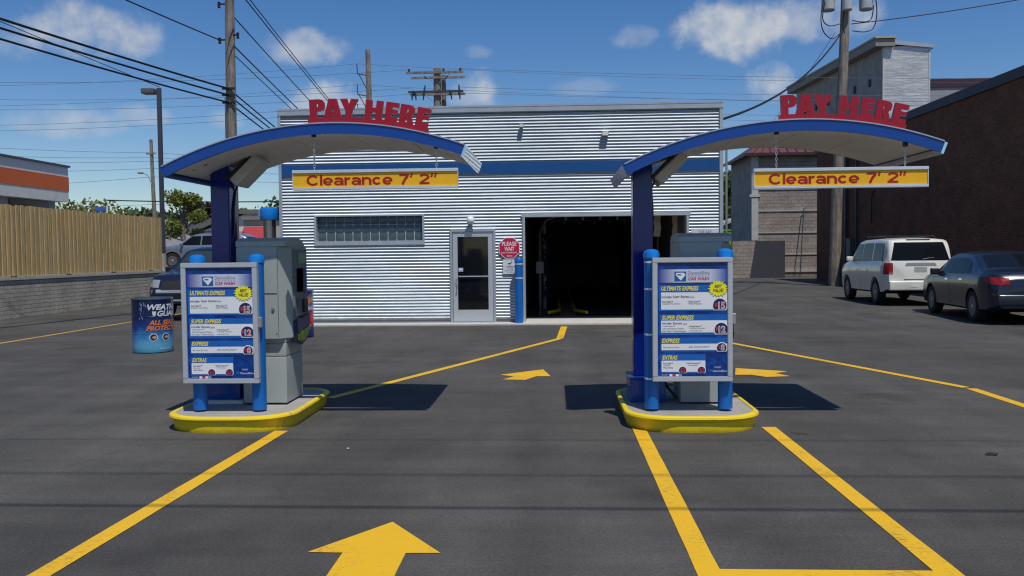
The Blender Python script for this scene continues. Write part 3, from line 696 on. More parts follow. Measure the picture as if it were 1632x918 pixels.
def stroke(m, pts, lay, w=SW):
    n = len(pts); L_, R_ = [], []
    for i in range(n):
        a = Vector(pts[max(i-1, 0)]); b = Vector(pts[min(i+1, n-1)]); d = (b-a).normalized(); nn = Vector((-d.y, d.x))
        hw = w/2*(1.12 if abs(d.y) > .7 else .92)
        p_ = Vector(pts[i]); L_.append(p_+nn*hw); R_.append(p_-nn*hw)
    y = cyy-.0015-lay*.0003
    k = len(m.v); m.v += [(p_.x, y, p_.y) for p_ in L_]+[(p_.x, y, p_.y) for p_ in R_]
    m.f += [(k+i, k+i+1, k+n+i+1, k+n+i) for i in range(n-1)]; m.mi += [0]*(n-1)
def glyph(m, ch, x0, x1):
    h = SW/2; cx_ = (x0+x1)/2; rx = (x1-x0)/2-h; xz = ZB+XH/2; rz = XH/2-h*.9
    if ch == 'C': stroke(m, arcpts(cx_, ZB+CAPH/2, rx, CAPH/2-h*.8, 40, 322, 26), 0)
    elif ch == 'l': stroke(m, [(cx_, ZB), (cx_, ZB+CAPH*1.02)], 0)
    elif ch == 'e': stroke(m, arcpts(cx_, xz, rx, rz, 0, 318, 26), 0); stroke(m, [(x0+h, xz-.002), (x1-.001, xz-.002)], 1, SW*.62)
    elif ch == 'a':
        stroke(m, arcpts(cx_-.003, ZB+XH*.31, rx*.88, XH*.31-h*.75, 0, 360, 24), 0, SW*.85)
        stroke(m, arcpts(cx_-.001, ZB+XH*.70, rx*.92, XH*.30-h*.8, 165, 20, 14)+[(x1-h, ZB+XH*.6), (x1-h, ZB)], 1)
    elif ch == 'r': stroke(m, [(x0+h, ZB), (x0+h, ZB+XH)], 0); stroke(m, arcpts(x1-.002, ZB+XH*.55, (x1-x0)-h*1.2, XH*.45-h*.9, 180, 88, 10), 1)
    elif ch == 'n': stroke(m, [(x0+h, ZB), (x0+h, ZB+XH)], 0); stroke(m, arcpts(cx_, ZB+XH*.58, rx, XH*.42-h*.9, 180, 0, 16)+[(x1-h, ZB)], 1)
    elif ch == 'c': stroke(m, arcpts(cx_, xz, rx, rz, 42, 318, 24), 0)
    elif ch == '7': stroke(m, [(x0, ZB+CAPH-h*.9), (x1, ZB+CAPH-h*.9)], 0); stroke(m, [(x1-h*1.1, ZB+CAPH-SW*.85), (cx_+.004, ZB+CAPH*.45), (x0+(x1-x0)*.32, ZB)], 1)
    elif ch == '2': stroke(m, arcpts(cx_, ZB+CAPH*.68, rx, CAPH*.32-h*.9, 165, -20, 14)+[(cx_-.002, ZB+CAPH*.36), (x0+h*1.4, ZB+SW*.8)], 0); stroke(m, [(x0, ZB+h*.9), (x1, ZB+h*.9)], 1)
    elif ch == "'": stroke(m, [(cx_+.006, ZB+CAPH*1.04), (cx_-.004, ZB+CAPH*.66)], 0, SW*.8)
def word(chars, x):
    m = MB()
    for ch, w_ in chars:
        glyph(m, ch, x, x+w_); x += w_+.0085
    m.build('lettering', SIGNR, clr); return x
word((('C', .108), ('l', .017), ('e', .083), ('a', .083), ('r', .050), ('a', .083), ('n', .080), ('c', .080), ('e', .083)), -2.095)
word((('7', .082), ("'", .022)), -1.300)
word((('2', .086), ("'", .022), ("'", .022)), -1.130)
for xx in (-2.03, -.985):
    th = math.asin((xx-AC[0])/AR); ztop = arc(th, AR-.052)[1]
    m = MB(); n = int((ztop-cz1-.05)/.022)
    m.rbox(xx-.018, xx+.018, cyy-.005, cyy+.03, ztop-.055, ztop, .004, 1, 1)
    for i in range(n+1):
        zc = cz1+.008+i*(ztop-.05-cz1)/max(n, 1); pts = []
        for q in range(11):
            a_ = 2*math.pi*q/10; u_, v_ = .0075*math.cos(a_), .016*math.sin(a_)
            pts.append((xx+(u_ if i % 2 else 0), cyy+.014+(0 if i % 2 else u_), zc+v_))
        m.tube(pts, .0028, 5, caps=False)
    m.build('chain', [mat('zinc_chain', (.55, .56, .56), .35, .7), BLACK], clr)

# menu board
mb_ = thing('menu_board', 'car wash price menu board on two blue posts at the left island', 'menu board', (-2.9, 7.33, .15), 'menu boards')
BX0, BX1, BZ0, BZ1, BY = -3.235, -2.565, .395, 1.445, 7.235
FWd = .042
m = MB()
for bx in ((BX0, BX1, BZ1-FWd, BZ1), (BX0, BX1, BZ0, BZ0+FWd), (BX0, BX0+FWd, BZ0+FWd, BZ1-FWd), (BX1-FWd, BX1, BZ0+FWd, BZ1-FWd)):
    m.box(bx[0], bx[1], BY, BY+.055, bx[2], bx[3])
m.build('frame', ALU, mb_, bevel=.004)
m = MB(); m.rbox(BX1, BX1+.03, BY+.01, BY+.05, .88, .97, .006); m.build('latch', GALV, mb_)
m = MB(); m.box(BX0+.005, BX1-.005, BY+.0205, BY+.05, BZ0+.005, BZ1-.005); m.build('backing', GALV, mb_)
for xx in (-3.135, -2.605):
    m = MB(); m.lathe([(.062, .148), (.062, 1.44)], (xx, BY+.125, 0), 28); po = m.build('post', SLEEVE, mb_, smooth=True)
    m = MB(); m.lathe([(.069, 1.4405), (.070, 1.475), (.062, 1.50), (.035, 1.515), (.004, 1.519)], (xx, BY+.125, 0), 28); m.build('post_cap', CAPB, po, smooth=True)
# poster
PX0, PX1, PZ0, PZ1 = BX0+FWd, BX1-FWd, BZ0+FWd, BZ1-FWd
def U(x): return PX0+(x-65)/480*(PX1-PX0)
def V(y): return PZ1-(y-80)/758*(PZ1-PZ0)
PB = NT('deep_blue_poster'); xx = PB.xyz()
pc = PB.ramp(PB.noise(5, 3, .5, vec=PB.mapping((1, 1, 1.8)), dist=1.2), [(.35, (.002, .020, .13)), (.6, (.003, .055, .30)), (.75, (.006, .12, .44))])
PB.l(pc, PB.b.inputs['Base Color']); PB.b.inputs['Roughness'].default_value = .25
m = MB(); m.box(PX0, PX1, BY+.014, BY+.020, PZ0, PZ1); pst = m.build('poster', PB.m, mb_)
HB = NT('header_fade_print'); gx = HB.n('SeparateXYZ'); HB.l(HB.tc.outputs['Generated'], gx.inputs[0])
HB.l(HB.ramp(gx.outputs[0], [(0, (.01, .03, .28)), (.28, (.55, .6, .72)), (.75, (.55, .6, .72)), (1, (.02, .06, .36))]), HB.b.inputs['Base Color']); HB.b.inputs['Roughness'].default_value = .35
m = MB(); m.box(U(70), U(545), BY+.0125, BY+.0138, V(213), V(125)); m.build('header_panel', HB.m, pst)
m = MB()
for a, b_, c, d in ((75, 543, 228, 402), (80, 543, 425, 562), (85, 543, 580, 672), (85, 395, 690, 818)): m.prism(roundrect(U(a), U(b_), V(d), V(c), .008), 'y', BY+.0125, BY+.0138)
m.build('blue_panel', PANELB, pst)
m = MB()
for a, b_, c, d in ((90, 543, 278, 392), (90, 543, 465, 545), (92, 543, 620, 662), (92, 393, 732, 807)): m.prism(roundrect(U(a), U(b_), V(d), V(c), .006), 'y', BY+.011, BY+.0122)
for cx_, cy_, r_ in ((492, 365, 54), (502, 525, 54), (505, 648, 40), (237, 797, 30), (366, 797, 30)):
    pts = [(U(cx_)+r_/480*(PX1-PX0)*math.cos(a_), V(cy_)+r_/480*(PX1-PX0)*math.sin(a_)) for a_ in [R(-40+260*k/24) for k in range(25)]]
    m.prism([(min(p[0], PX1-.001), p[1]) for p in pts], 'y', BY+.0098, BY+.0108)
m.prism([(U(196), V(148)), (U(246), V(148)), (U(258), V(162)), (U(226), V(200)), (U(190), V(162))], 'y', BY+.0088, BY+.0098)
m.build('white_panel', WHITE, pst)
m = MB(); m.box(U(183), U(262), BY+.0102, BY+.0115, V(203), V(140)); m.box(U(412), U(440), BY+.0100, BY+.0122, V(810), V(790)); m.build('logo_square', mat('logo_blue', (.01, .10, .32), .35), pst)
m = MB()
for cx_, cy_, r_ in ((492, 365, 46), (502, 525, 45), (505, 648, 33), (237, 797, 25), (366, 797, 25)):
    pts = [(U(cx_)+r_/480*(PX1-PX0)*math.cos(a_), V(cy_)+r_/480*(PX1-PX0)*math.sin(a_)) for a_ in [R(-38+256*k/24) for k in range(25)]]
    m.prism([(min(p[0], PX1-.001), p[1]) for p in pts], 'y', BY+.0080, BY+.0092)
m.prism([(U(200), V(158)), (U(230), V(158)), (U(230), V(165)), (U(204), V(165))], 'y', BY+.0078, BY+.0086)
m.build('price_roundel', NAVYP, pst)
m = MB(); star = []
for k in range(36):
    a_ = 2*math.pi*k/36; r_ = (68 if k % 2 == 0 else 52)+(4 if k % 3 == 0 else 0)
    star.append((min(U(480+r_*math.cos(a_)), PX1-.001), V(255-r_*.78*math.sin(a_))))
m.prism(star, 'y', BY+.0060, BY+.0078); m.build('starburst', STARY, pst)
def T(s_, a, b_, c, d, mt, y=.0095, bold=.01, sh=0.0):
    m = MB(); put_text(m, s_, U(a), U(b_), V(d), V(c), BY+y, bold, sh); m.build('text_line', mt, pst)
for s_, a, b_, c, d in (('ULTIMATE EXPRESS', 92, 348, 237, 267), ('SUPER EXPRESS', 95, 315, 431, 460), ('EXPRESS', 95, 218, 584, 613), ('EXTRAS', 97, 202, 697, 726)): T(s_, a, b_, c, d, YTXT, .0112, .03, .25)
T('CAR WASH', 277, 423, 178, 198, REDP, .0112, .03, .3)
RTX = mat('bright_red_print', (.75, .03, .07), .5)
for s_, a, b_, c, d in (('15', 481, 527, 342, 391), ('12', 483, 531, 502, 546), ('8', 498, 525, 625, 665)): T(s_, a, b_, c, d, WHITE, .0074, .05)
for s_, a, b_, c, d, o_ in (('15', 484, 524, 346, 387, .005), ('$', 457, 475, 348, 376, .005), ('12', 486, 528, 506, 542, .005), ('$', 461, 479, 508, 532, .005), ('8', 501, 522, 629, 661, .005), ('$', 482, 496, 632, 654, .005), ('$3', 222, 252, 783, 811, .005), ('$3', 351, 381, 783, 811, .005)): T(s_, a, b_, c, d, RTX, .0068, o_)
T('DiamondShine', 445, 540, 795, 808, WHITE, .0118, 0); T('WE ACCEPT', 455, 500, 772, 782, WHITE, .0118, 0); T('WE ACCEPT', 92, 138, 824, 832, WHITE, .0118, 0)
for q, (xq, cq) in enumerate(((146, WHITE), (168, REDP), (190, WHITE), (212, mat('card_blue', (.15, .35, .7), .5)))):
    m = MB(); m.box(U(xq), U(xq+20), BY+.0120, BY+.0130, V(836), V(822)); m.build('card_logo', cq, pst)
T('DiamondShine', 275, 423, 138, 160, GREYTXT, .0112, 0); T('E X P R E S S', 278, 420, 166, 174, GREYTXT, .0112, 0)
for s_, a, b_, c, d, o_, h_ in (('Includes:', 92, 165, 299, 315, .01, .2), ('Super Express', 172, 285, 298, 318, .01, .2), ('plus', 290, 318, 301, 318, 0, .2),
    ('Foam Bath\u2122', 98, 170, 333, 345, .01, 0), ('Complete Wax & Shine', 98, 222, 348, 360, 0, 0), ('Wheel Guard\u2122', 277, 358, 333, 345, .01, 0), ('Wheel Protectant', 277, 368, 348, 358, 0, 0),
    ('Includes: Express', 95, 232, 475, 494, .01, .2), ('plus', 238, 268, 480, 496, 0, .2), ('Triple Foam\u2122', 100, 185, 498, 508, .01, 0), ('Color & Protective Polishes', 100, 248, 513, 523, 0, 0), ('Rinse Gloss\u2122 Surface Enhancer', 98, 262, 529, 540, 0, 0),
    ('WeatherGuard\u2122', 280, 368, 498, 508, .01, 0), ('Total Body Protectant', 280, 392, 512, 522, 0, 0), ('Underbody Flush', 280, 370, 529, 539, 0, 0), ('Soft Cloth Car Wash', 102, 212, 638, 648, 0, 0), ('Quick Towel Dry & Shine\u2122', 280, 420, 635, 648, .006, 0),
    ('Foam Bath\u2122', 103, 170, 745, 756, .01, 0), ('Complete', 103, 150, 760, 770, 0, 0), ('Wax & Shine', 103, 172, 773, 784, 0, 0), ('Wheel Treatment\u2122', 265, 358, 744, 755, .01, 0), ('Tire Dressing', 275, 337, 760, 770, 0, 0)): T(s_, a, b_, c, d, DARKTXT, .0098, o_, h_)
T('BEST', 455, 508, 228, 248, DARKTXT, .0050, .03, .2); T('VALUE!', 445, 517, 254, 278, DARKTXT, .0050, .03, .2)

# pay kiosk
ks = thing('pay_kiosk', 'grey pay machine on a pedestal behind the left menu board', 'pay machine', (-2.62, 7.9, .15), 'pay machines')
kx0, kx1 = -2.86, -2.455
m = MB(); m.rbox(kx0, kx1, 7.66, 8.16, .15, .575, .006); m.rbox(kx0-.0, kx1, 7.66, 8.16, .58, .70, .006); m.rbox(kx0, kx1, 7.66, 8.16, .703, .80, .006)
m.build('pedestal', KIOSK, ks, smooth=True)
m = MB()
prof = [(kx0-.02, 7.60), (kx1-.035, 7.60), (kx1+.045, 7.72), (kx1+.055, 8.17), (kx0-.02, 8.17)]
m.prism(prof, 'z', .74, 1.585)
top = MB(); n = 8; vs = []
ys = [(7.60+.31*(1-math.cos(math.pi*i/n)), .095*math.sin(math.pi*i/n)**.6 if 0 < i < n else 0) for i in range(n+1)]
xa = kx0-.02
lid = [(7.60, 1.586), (7.60, 1.63), (7.65, 1.655), (7.78, 1.667), (8.0, 1.662), (8.10, 1.645), (8.17, 1.60), (8.17, 1.586)]
top.prism(lid, 'x', xa, kx1+.035)
cab = m.build('cabinet', KIOSK, ks, bevel=.008)
top.build('domed_lid', KIOSK, ks, smooth=.5)
m = MB(); m.box(kx0+.02, kx1-.055, 7.595, 7.5995, 1.16, 1.163); m.box(kx1-.045, kx1-.042, 7.595, 7.5995, .76, 1.57); m.build('door_seam', KIOSKD, cab)
m = MB(); m.lathe([(.014, 7.585), (.014, 7.5995)], (kx1-.09, 0, 1.02), 14, 'y'); m.build('lock', GALV, cab, smooth=True)
for zz in (.80, 1.50):
    m = MB(); m.lathe([(.006, 7.593), (.006, 7.5995)], (kx1-.02-.04, 0, zz), 10, 'y'); m.build('screw', GALV, cab)
# payment face on the +X side
fx = kx1+.051
m = MB(); m.rbox(fx-.01, fx+.012, 7.76, 8.15, .93, 1.56, .006); fp = m.build('face_plate', mat('face_plate_grey', (.14, .17, .18), .42), ks)
m = MB(); m.box(fx+.0125, fx+.018, 7.82, 8.00, 1.16, 1.38); m.build('screen', SCREEN, fp)
m = MB(); m.rbox(fx+.0125, fx+.02, 7.86, 8.12, 1.43, 1.52, .004); m.build('green_header', mat('pale_green_print', (.22, .38, .20), .4), fp)
m = MB()
for q in range(5): m.rbox(fx+.0125, fx+.022, 8.04, 8.11, 1.345-q*.052, 1.38-q*.052, .004)
m.build('button', mat('violet_button', (.09, .08, .28), .4), fp)
m = MB(); m.rbox(fx+.0125, fx+.035, 7.98, 8.10, .96, 1.09, .01); m.build('card_reader', BLACK, fp)
m = MB(); m.rbox(fx+.0125, fx+.022, 7.82, 7.94, .98, 1.10, .004); m.build('bill_slot', KIOSKD, fp)
m = MB(); pts = [(7.73, .90), (8.16, .95), (8.16, .84), (8.06, .70), (7.92, .66), (7.76, .70)]
m.prism(pts, 'x', kx1+.04, kx1+.085); ch = m.build('change_tray', mat('tray_dark_blue', (.02, .035, .10), .35), ks, bevel=.01)
m = MB(); m.prism([(7.74, .77), (8.14, .83), (8.06, .74), (7.92, .70), (7.76, .72)], 'x', kx1+.0855, kx1+.09); m.build('green_stripe', mat('lime_print', (.30, .42, .02), .4), ch)
# ---- copies for the right island
copy_thing(isl, 4.0, 0, 0, 'concrete pay island with a yellow painted kerb under the right canopy')
copy_thing(can, 3.93, 0, -.04, 'blue arched pay canopy with red PAY HERE letters over the right island')
copy_thing(clr, 3.88, 0, -.045, 'yellow Clearance 7\' 2" sign hanging on chains under the right canopy')
rmb = copy_thing(mb_, 4.065, 0, .005, 'car wash price menu board on two blue posts at the right island')
copy_thing(ks, 3.985, 0, -.001, 'grey pay machine on a pedestal behind the right menu board')
# on the right board the left post stands further out and carries white rings
post = [c for c in rmb.children if c.name.startswith('post')][0]; post.location.x -= .095
for zz in (.40, .78, 1.17, 1.40):
    m = MB(); m.lathe([(.0635, zz), (.0635, zz+.016)], (-3.135, BY+.125, 0), 24); CUR['o'] = Vector(mb_.location); m.build('white_ring', WHITE, post, smooth=True)
# loose black hoses on the right island
m = MB(); m.tube([(1.02, 7.9, .42), (1.0, 7.86, .34), (1.03, 7.84, .26), (1.08, 7.82, .2), (1.1, 7.8, .165)], .012, 6); m.tube([(1.16, 7.75, .5), (1.165, 7.74, .3), (1.17, 7.72, .17)], .006, 6)
single('loose_cable', m, WIRE, 'black loose cables behind the right menu board at the machine foot', 'cable', smooth=True)

# ================================================================== WRAPPED DRUMS
def drum(cx, cy, face_az, label, kind):
    t = thing('wrapped_drum', label, 'drum', (cx, cy, 0), 'wrapped advertising drums'); Rr = .305; Hh = .86
    D = NT('drum_wrap_'+kind); x = D.xyz()
    zz = D.math('ADD', D.math('DIVIDE', x[2], Hh), D.math('MULTIPLY', D.math('SUBTRACT', D.noise(7, 6, .7), .5), .35))
    if kind == 'blue': stops = [(0, (.12, .42, .60)), (.20, (.10, .34, .55)), (.34, (.03, .18, .42)), (.48, (.012, .045, .20)), (.65, (.008, .018, .09)), (1, (.006, .012, .05))]
    else: stops = [(0, (.02, .03, .18)), (.2, (.02, .03, .18)), (.26, (.5, .02, .05)), (.48, (.55, .03, .06)), (.56, (.02, .02, .10)), (.62, (.55, .58, .65)), (.72, (.05, .05, .2)), (.8, (.6, .28, .04)), (.9, (.02, .05, .22)), (1, (.02, .05, .22))]
    D.l(D.ramp(zz, stops), D.b.inputs['Base Color']); D.b.inputs['Roughness'].default_value = .22
    m = MB(); m.lathe([(Rr-.005, .01), (Rr, .02), (Rr+.002, .10), (Rr, .30), (Rr+.004, .305), (Rr, .31), (Rr, .57), (Rr+.004, .575), (Rr, .58), (Rr, Hh-.02), (Rr-.008, Hh-.012)], (cx, cy, 0), 48); m.build('wrap', D.m, t, smooth=.5)
    m = MB(); m.lathe([(Rr+.008, Hh-.025), (Rr+.011, Hh-.012), (Rr+.008, Hh), (Rr-.012, Hh), (Rr-.014, Hh-.014), (.02, Hh-.012)], (cx, cy, 0), 48); m.build('lid', mat('glossy_drum_lid', (.05, .09, .16), .2), t, smooth=.5)
    mp = lambda s_, d, z: (cx+(Rr+.004+d)*math.sin(s_/Rr+face_az), cy-(Rr+.004+d)*math.cos(s_/Rr+face_az), z)
    if kind == 'blue':
        m = MB(); put_text(m, 'WEATHER', -.07, .52, .675, .765, .002, .04, .25, mp=mp); put_text(m, 'GUARD', .07, .50, .575, .665, .002, .04, .25, mp=mp); m.build('white_lettering', mat('silver_print', (.62, .66, .72), .4), t)
        m = MB(); put_text(m, 'ALL SEASON', -.05, .52, .44, .52, .002, .04, .25, mp=mp); put_text(m, 'PROTECTION', -.09, .54, .355, .43, .002, .04, .25, mp=mp); m.build('orange_lettering', mat('orange_print', (.72, .20, .03), .5), t)
        m = MB()
        for c_ in (.01, .20):
            m.add([mp(c_+.062*math.cos(2*math.pi*k/24), .0015, .25+.062*math.sin(2*math.pi*k/24)) for k in range(24)], [tuple(range(24))])
        put_text(m, 'DiamondShine', .10, .30, .062, .085, .002, 0.0, mp=mp)
        # small shield by the second word and splash streaks
        m.add([mp(x_, .0015, z_) for x_, z_ in ((.0, .655), (.055, .655), (.05, .60), (.025, .575), (.002, .605))], [(0, 1, 2, 3, 4)])
        m.build('badge_ring', mat('pale_print', (.6, .68, .72), .4), t)
        m = MB()
        for c_ in (.01, .20): m.add([mp(c_+.05*math.cos(2*math.pi*k/24), .0025, .25+.05*math.sin(2*math.pi*k/24)) for k in range(24)], [tuple(range(24))])
        m.build('badge', NAVYP, t)
        m = MB()
        for c_, a_ in ((.015, .6), (.20, 2.0)): m.add([mp(c_+(.03+.012*math.sin(3*q))*math.cos(2*math.pi*q/16)+.008, .0035, .25+(.022)*math.sin(2*math.pi*q/16)) for q in range(16)], [tuple(range(16))])
        m.build('badge_symbol', mat('amber_print', (.55, .36, .12), .4), t)
        # splash figure: streaks of spray
        rnd = random.Random(4); m = MB()
        for q in range(16):
            x_ = -.13+rnd.uniform(-.075, .05); z_ = .60+rnd.uniform(-.09, .16); l = rnd.uniform(.03, .09); a_ = rnd.uniform(.6, 2.2); wv = rnd.uniform(.005, .012)
            m.add([mp(x_, .001+q*.0001, z_), mp(x_+wv, .001+q*.0001, z_+.01), mp(x_+l*math.cos(a_), .001+q*.0001, z_+l*math.sin(a_))], [(0, 1, 2)])
        m.build('spray_print', mat('spray_print', (.28, .36, .48), .4), t)
    else:
        m = MB(); put_text(m, 'SHINE', -.05, .27, .60, .70, .002, .04, .2, mp=mp) if False else None
        rnd = random.Random(9)
        for q in range(10):
            x_ = rnd.uniform(-.3, .3); z_ = rnd.uniform(.15, .75); l = rnd.uniform(.03, .08)
            m.add([mp(x_, .001+q*.0001, z_), mp(x_+.03, .001+q*.0001, z_+.01), mp(x_+.02, .001+q*.0001, z_+l)], [(0, 1, 2)])
        m.build('splash_print', WHITE, t)
drum(-6.37, 13.2, .44, 'drum wrapped in a blue WEATHER GUARD advert left of the left menu board', 'blue')
drum(-4.74, 15.45, .3, 'drum wrapped in a red, orange and blue advert behind the left pay machine', 'red')

# ================================================================== VACUUM POST
t = thing('vacuum_station', 'stainless steel vacuum canister with a blue domed cap left of the building', 'vacuum', (-6.3, 18.5, 0))
m = MB(); m.lathe([(.135, .0), (.135, 2.28)], (-6.22, 18.45, 0), 28); m.build('canister', STEEL, t, smooth=True)
m = MB(); m.lathe([(.20, 2.28), (.205, 2.29), (.205, 2.50), (.195, 2.53), (.12, 2.56), (.004, 2.57)], (-6.22, 18.45, 0), 28); m.build('cap', CAPB, t, smooth=True)
m = MB(); m.tube([(-6.12, 18.33, 1.6), (-6.0, 18.25, 1.2), (-6.02, 18.25, .6), (-6.12, 18.3, .35)], .035, 8); m.build('hose', BLACK, t, smooth=True)

# ================================================================== LEFT: RETAINING WALL AND FENCE
RET = brick_mat('retaining_block', 1, .42, .105, (.44, .42, .36), (.50, .47, .40), (.33, .31, .27), .010, .8, split=True)
t = thing('retaining_wall', 'low grey-buff block retaining wall below the wooden fence', 'retaining wall', (-13.5, 19, 0))
m = MB(); m.box(-13.70, -13.50, 4, 29.3, 0, .96); m.build('block_wall', RET, t)
RETX = brick_mat('retaining_block_x', 0, .42, .105, (.33, .31, .26), (.40, .37, .31), (.17, .16, .14), .010, .8, split=True)
m = MB(); m.box(-13.70, -6.2, 29.303, 29.5, 0, .959); m.build('return_wall', RETX, t)
m = MB(); m.box(-13.74, -13.47, 4, 29.27, .963, 1.025); m.box(-13.74, -6.2, 29.272, 29.54, .963, 1.024); m.build('coping', mat('coping_stone', (.48, .45, .38), .85, noise=(4, .15, (1, 1, 1))), t)
t = thing('wooden_fence', 'tan board-on-board cedar fence on top of the block wall', 'fence', (-13.6, 19, 1.0)); PK = picket_mat()
m = MB(); y = 6.0; i = 0; rnd = random.Random(3)
while y < 28.75:
    o = 0.0 if i % 2 == 0 else -.030; h_ = 2.84+rnd.uniform(-.018, .018); tz = rnd.uniform(-.004, .004)
    m.box(-13.545+o, -13.527+o, y+tz, y+.126+tz, 1.06, h_); y += .098; i += 1
m.build('pickets', PK, t)
m = MB()
for zz in (1.3, 1.95, 2.6): m.box(-13.628, -13.5905, 6, 28.8, zz, zz+.09)
m.build('rails', PK, t)
for k in range(10):
    m = MB(); m.box(-13.72, -13.6205, 6.2+k*2.45, 6.30+k*2.45, 1.026, 2.75); m.build('post', PK, t)
m = MB(); m.box(-13.62, -13.52, 28.95, 29.15, 1.026, 1.62)
single('stone_pier', m, mat('pale_pier', (.42, .42, .38), .8), 'short pale stone pier at the far end of the fence', 'pier')

# ================================================================== CARS
def interp(pts, y):
    if y <= pts[0][0]: return pts[0][1]
    for (a, b), (c, d) in zip(pts[:-1], pts[1:]):
        if y <= c:
            q = (y-a)/(c-a); return b+(d-b)*q
    return pts[-1][1]
def smooth_interp(pts, y, w=.05):
    return sum(interp(pts, y+k*w) for k in (-1, -.5, 0, .5, 1))/5
def car_paint(name, col, metal=.0, rough=.25):
    t = NT(name); f = t.noise(300, 2); c = t.mix(t.math('MULTIPLY', f, .25), col, tuple(min(1, v*1.4) for v in col))
    d = t.ramp(t.noise(3, 5, .6), [(.35, (.9,)*3), (.7, (1.05,)*3)])
    t.l(t.mix(1.0, c, d, 'MULTIPLY'), t.b.inputs['Base Color']); t.b.inputs['Metallic'].default_value = metal; t.b.inputs['Roughness'].default_value = rough
    t.b.inputs['Coat Weight'].default_value = .7 if max(col) > .2 else .35; t.b.inputs['Coat Roughness'].default_value = .04
    return t.m
GLASS = mat('tinted_car_glass', (.008, .010, .012), .04, spec=.12, noise=(1, .1, (1, 1, 1)))
LAMPR = mat('red_lamp_lens', (.30, .008, .010), .12, coat=.6); LAMPC = mat('clear_lamp_lens', (.26, .28, .31), .12, coat=.6)
RIM = mat('silver_alloy', (.62, .63, .65), .35, .25)
def make_car(name, label, paint, L, W, top, belt, sill, width, wheels, wr, tum, patches, lower=None, group=None, lowz=0, mirror=None, rack=None, wheel_track=None, extras=None):
    """local frame: x right, y forward, z up, origin on the ground below the centre"""
    root = thing(name, label, 'car', (0, 0, 0), group)
    st = sorted(set([-L/2+i*L/64 for i in range(65)]+[-L/2+.02, L/2-.02])); m = MB(); NP = 0; ring = []
    for y in st:
        Tz = smooth_interp(top, y); B = min(smooth_interp(belt, y), Tz-.03); S = smooth_interp(sill, y); Wd = smooth_interp(width, y)
        hw = Wd/2; up = Tz-B; tu = tum*up
        P = [(0, S), (hw*.86, S), (hw*.965, S+.05), (hw*.985, S+(B-S)*.30), (hw, S+(B-S)*.58), (hw*.995, S+(B-S)*.78), (hw*.975, B-.035), (hw*.955, B)]
        re = hw*.955-tu; r_ = min(.09, up*.5+.01)
        P += [(hw*.955-tu*.33, B+(up-r_)*.33), (hw*.955-tu*.66, B+(up-r_)*.66), (re, Tz-r_), (re-.03*r_/.09, Tz-r_*.45), (re-.10*min(1, r_/.05), Tz-r_*.12), (re*.55, Tz+.012), (0, Tz+.02)]
        ring.append(P)
    NP = len(ring[0]); full = []
    for y, P in zip(st, ring):
        q = [(x, y, z) for x, z in P]+[(-x, y, z) for x, z in P[-2:0:-1]]
        full.append(q)
    n = len(full[0])
    for q in full: m.v += q
    for i in range(len(full)-1): m.f += [(i*n+k, i*n+(k+1) % n, (i+1)*n+(k+1) % n, (i+1)*n+k) for k in range(n)]
    m.f += [tuple(range(n)), tuple((len(full)-1)*n+k for k in range(n))]; m.mi = [0]*len(m.f)
    body = m.build('body', [paint, BLACK], root, smooth=.6, local=True)
    # wheel arches by boolean
    cut = MB(); tw = wheel_track or W*.5
    for wy in wheels:
        for sx in (-1, 1):
            cut.lathe([(wr+.055, sx*(W/2+.1)), (wr+.055, sx*(W/2-.26))], (0, wy, wr), 32, 'x')
    co = cut.build('cut', BLACK, None); md = body.modifiers.new('b', 'BOOLEAN'); md.object = co; md.operation = 'DIFFERENCE'; md.solver = 'EXACT'
    dg = bpy.context.evaluated_depsgraph_get(); nm = bpy.data.meshes.new_from_object(body.evaluated_get(dg)); body.modifiers.clear(); body.data = nm; nm.name = 'body'
    while len(nm.materials) < 2: nm.materials.append(BLACK)
    bpy.data.objects.remove(co)
    for p_ in nm.polygons:
        c = p_.center; inw = any((c.y-wy)**2+(c.z-wr)**2 < (wr+.053)**2 for wy in wheels)
        p_.material_index = 1 if (inw or c.z < lowz or abs(p_.normal.z+1) < .1 and c.z < .4) else 0
    bm = bmesh.new(); bm.from_mesh(nm); bvh = BVHTree.FromBMesh(bm); bm.free()
    def patch(nm_, quad, d, mt, parent=root, off=.004, nu=14, nv=8, thick=.0, org=None):
        """quad: 4 corners in the projection plane; d: 'x+','x-','y+','y-','z-' ray direction"""
        mm = MB(); vs = []; ok = True
        ax = d[0]; sg = 1 if d[1] == '+' else -1
        for j in range(nv+1):
            for i in range(nu+1):
                u, v = i/nu, j/nv
                a = Vector(quad[0])*(1-u)*(1-v)+Vector(quad[1])*u*(1-v)+Vector(quad[2])*u*v+Vector(quad[3])*(1-u)*v
                if ax == 'x': o_ = Vector((-sg*3, a[0], a[1])); dd = Vector((sg, 0, 0))
                elif ax == 'y': o_ = Vector((a[0], -sg*5, a[1])); dd = Vector((0, sg, 0))
                else: o_ = Vector((a[0], a[1], 3)); dd = Vector((0, 0, -1))
                hit = bvh.ray_cast(o_, dd)
                if hit[0] is None: return None
                nn = hit[1]; nn = nn if nn.dot(dd) < 0 else -nn
                vs.append(hit[0]+nn*off)
        fs = [(j*(nu+1)+i, j*(nu+1)+i+1, (j+1)*(nu+1)+i+1, (j+1)*(nu+1)+i) for j in range(nv) for i in range(nu)]
        mm.add(vs, fs); return mm.build(nm_, mt, parent, smooth=.9, local=True)
    for pt in patches: patch(*pt)
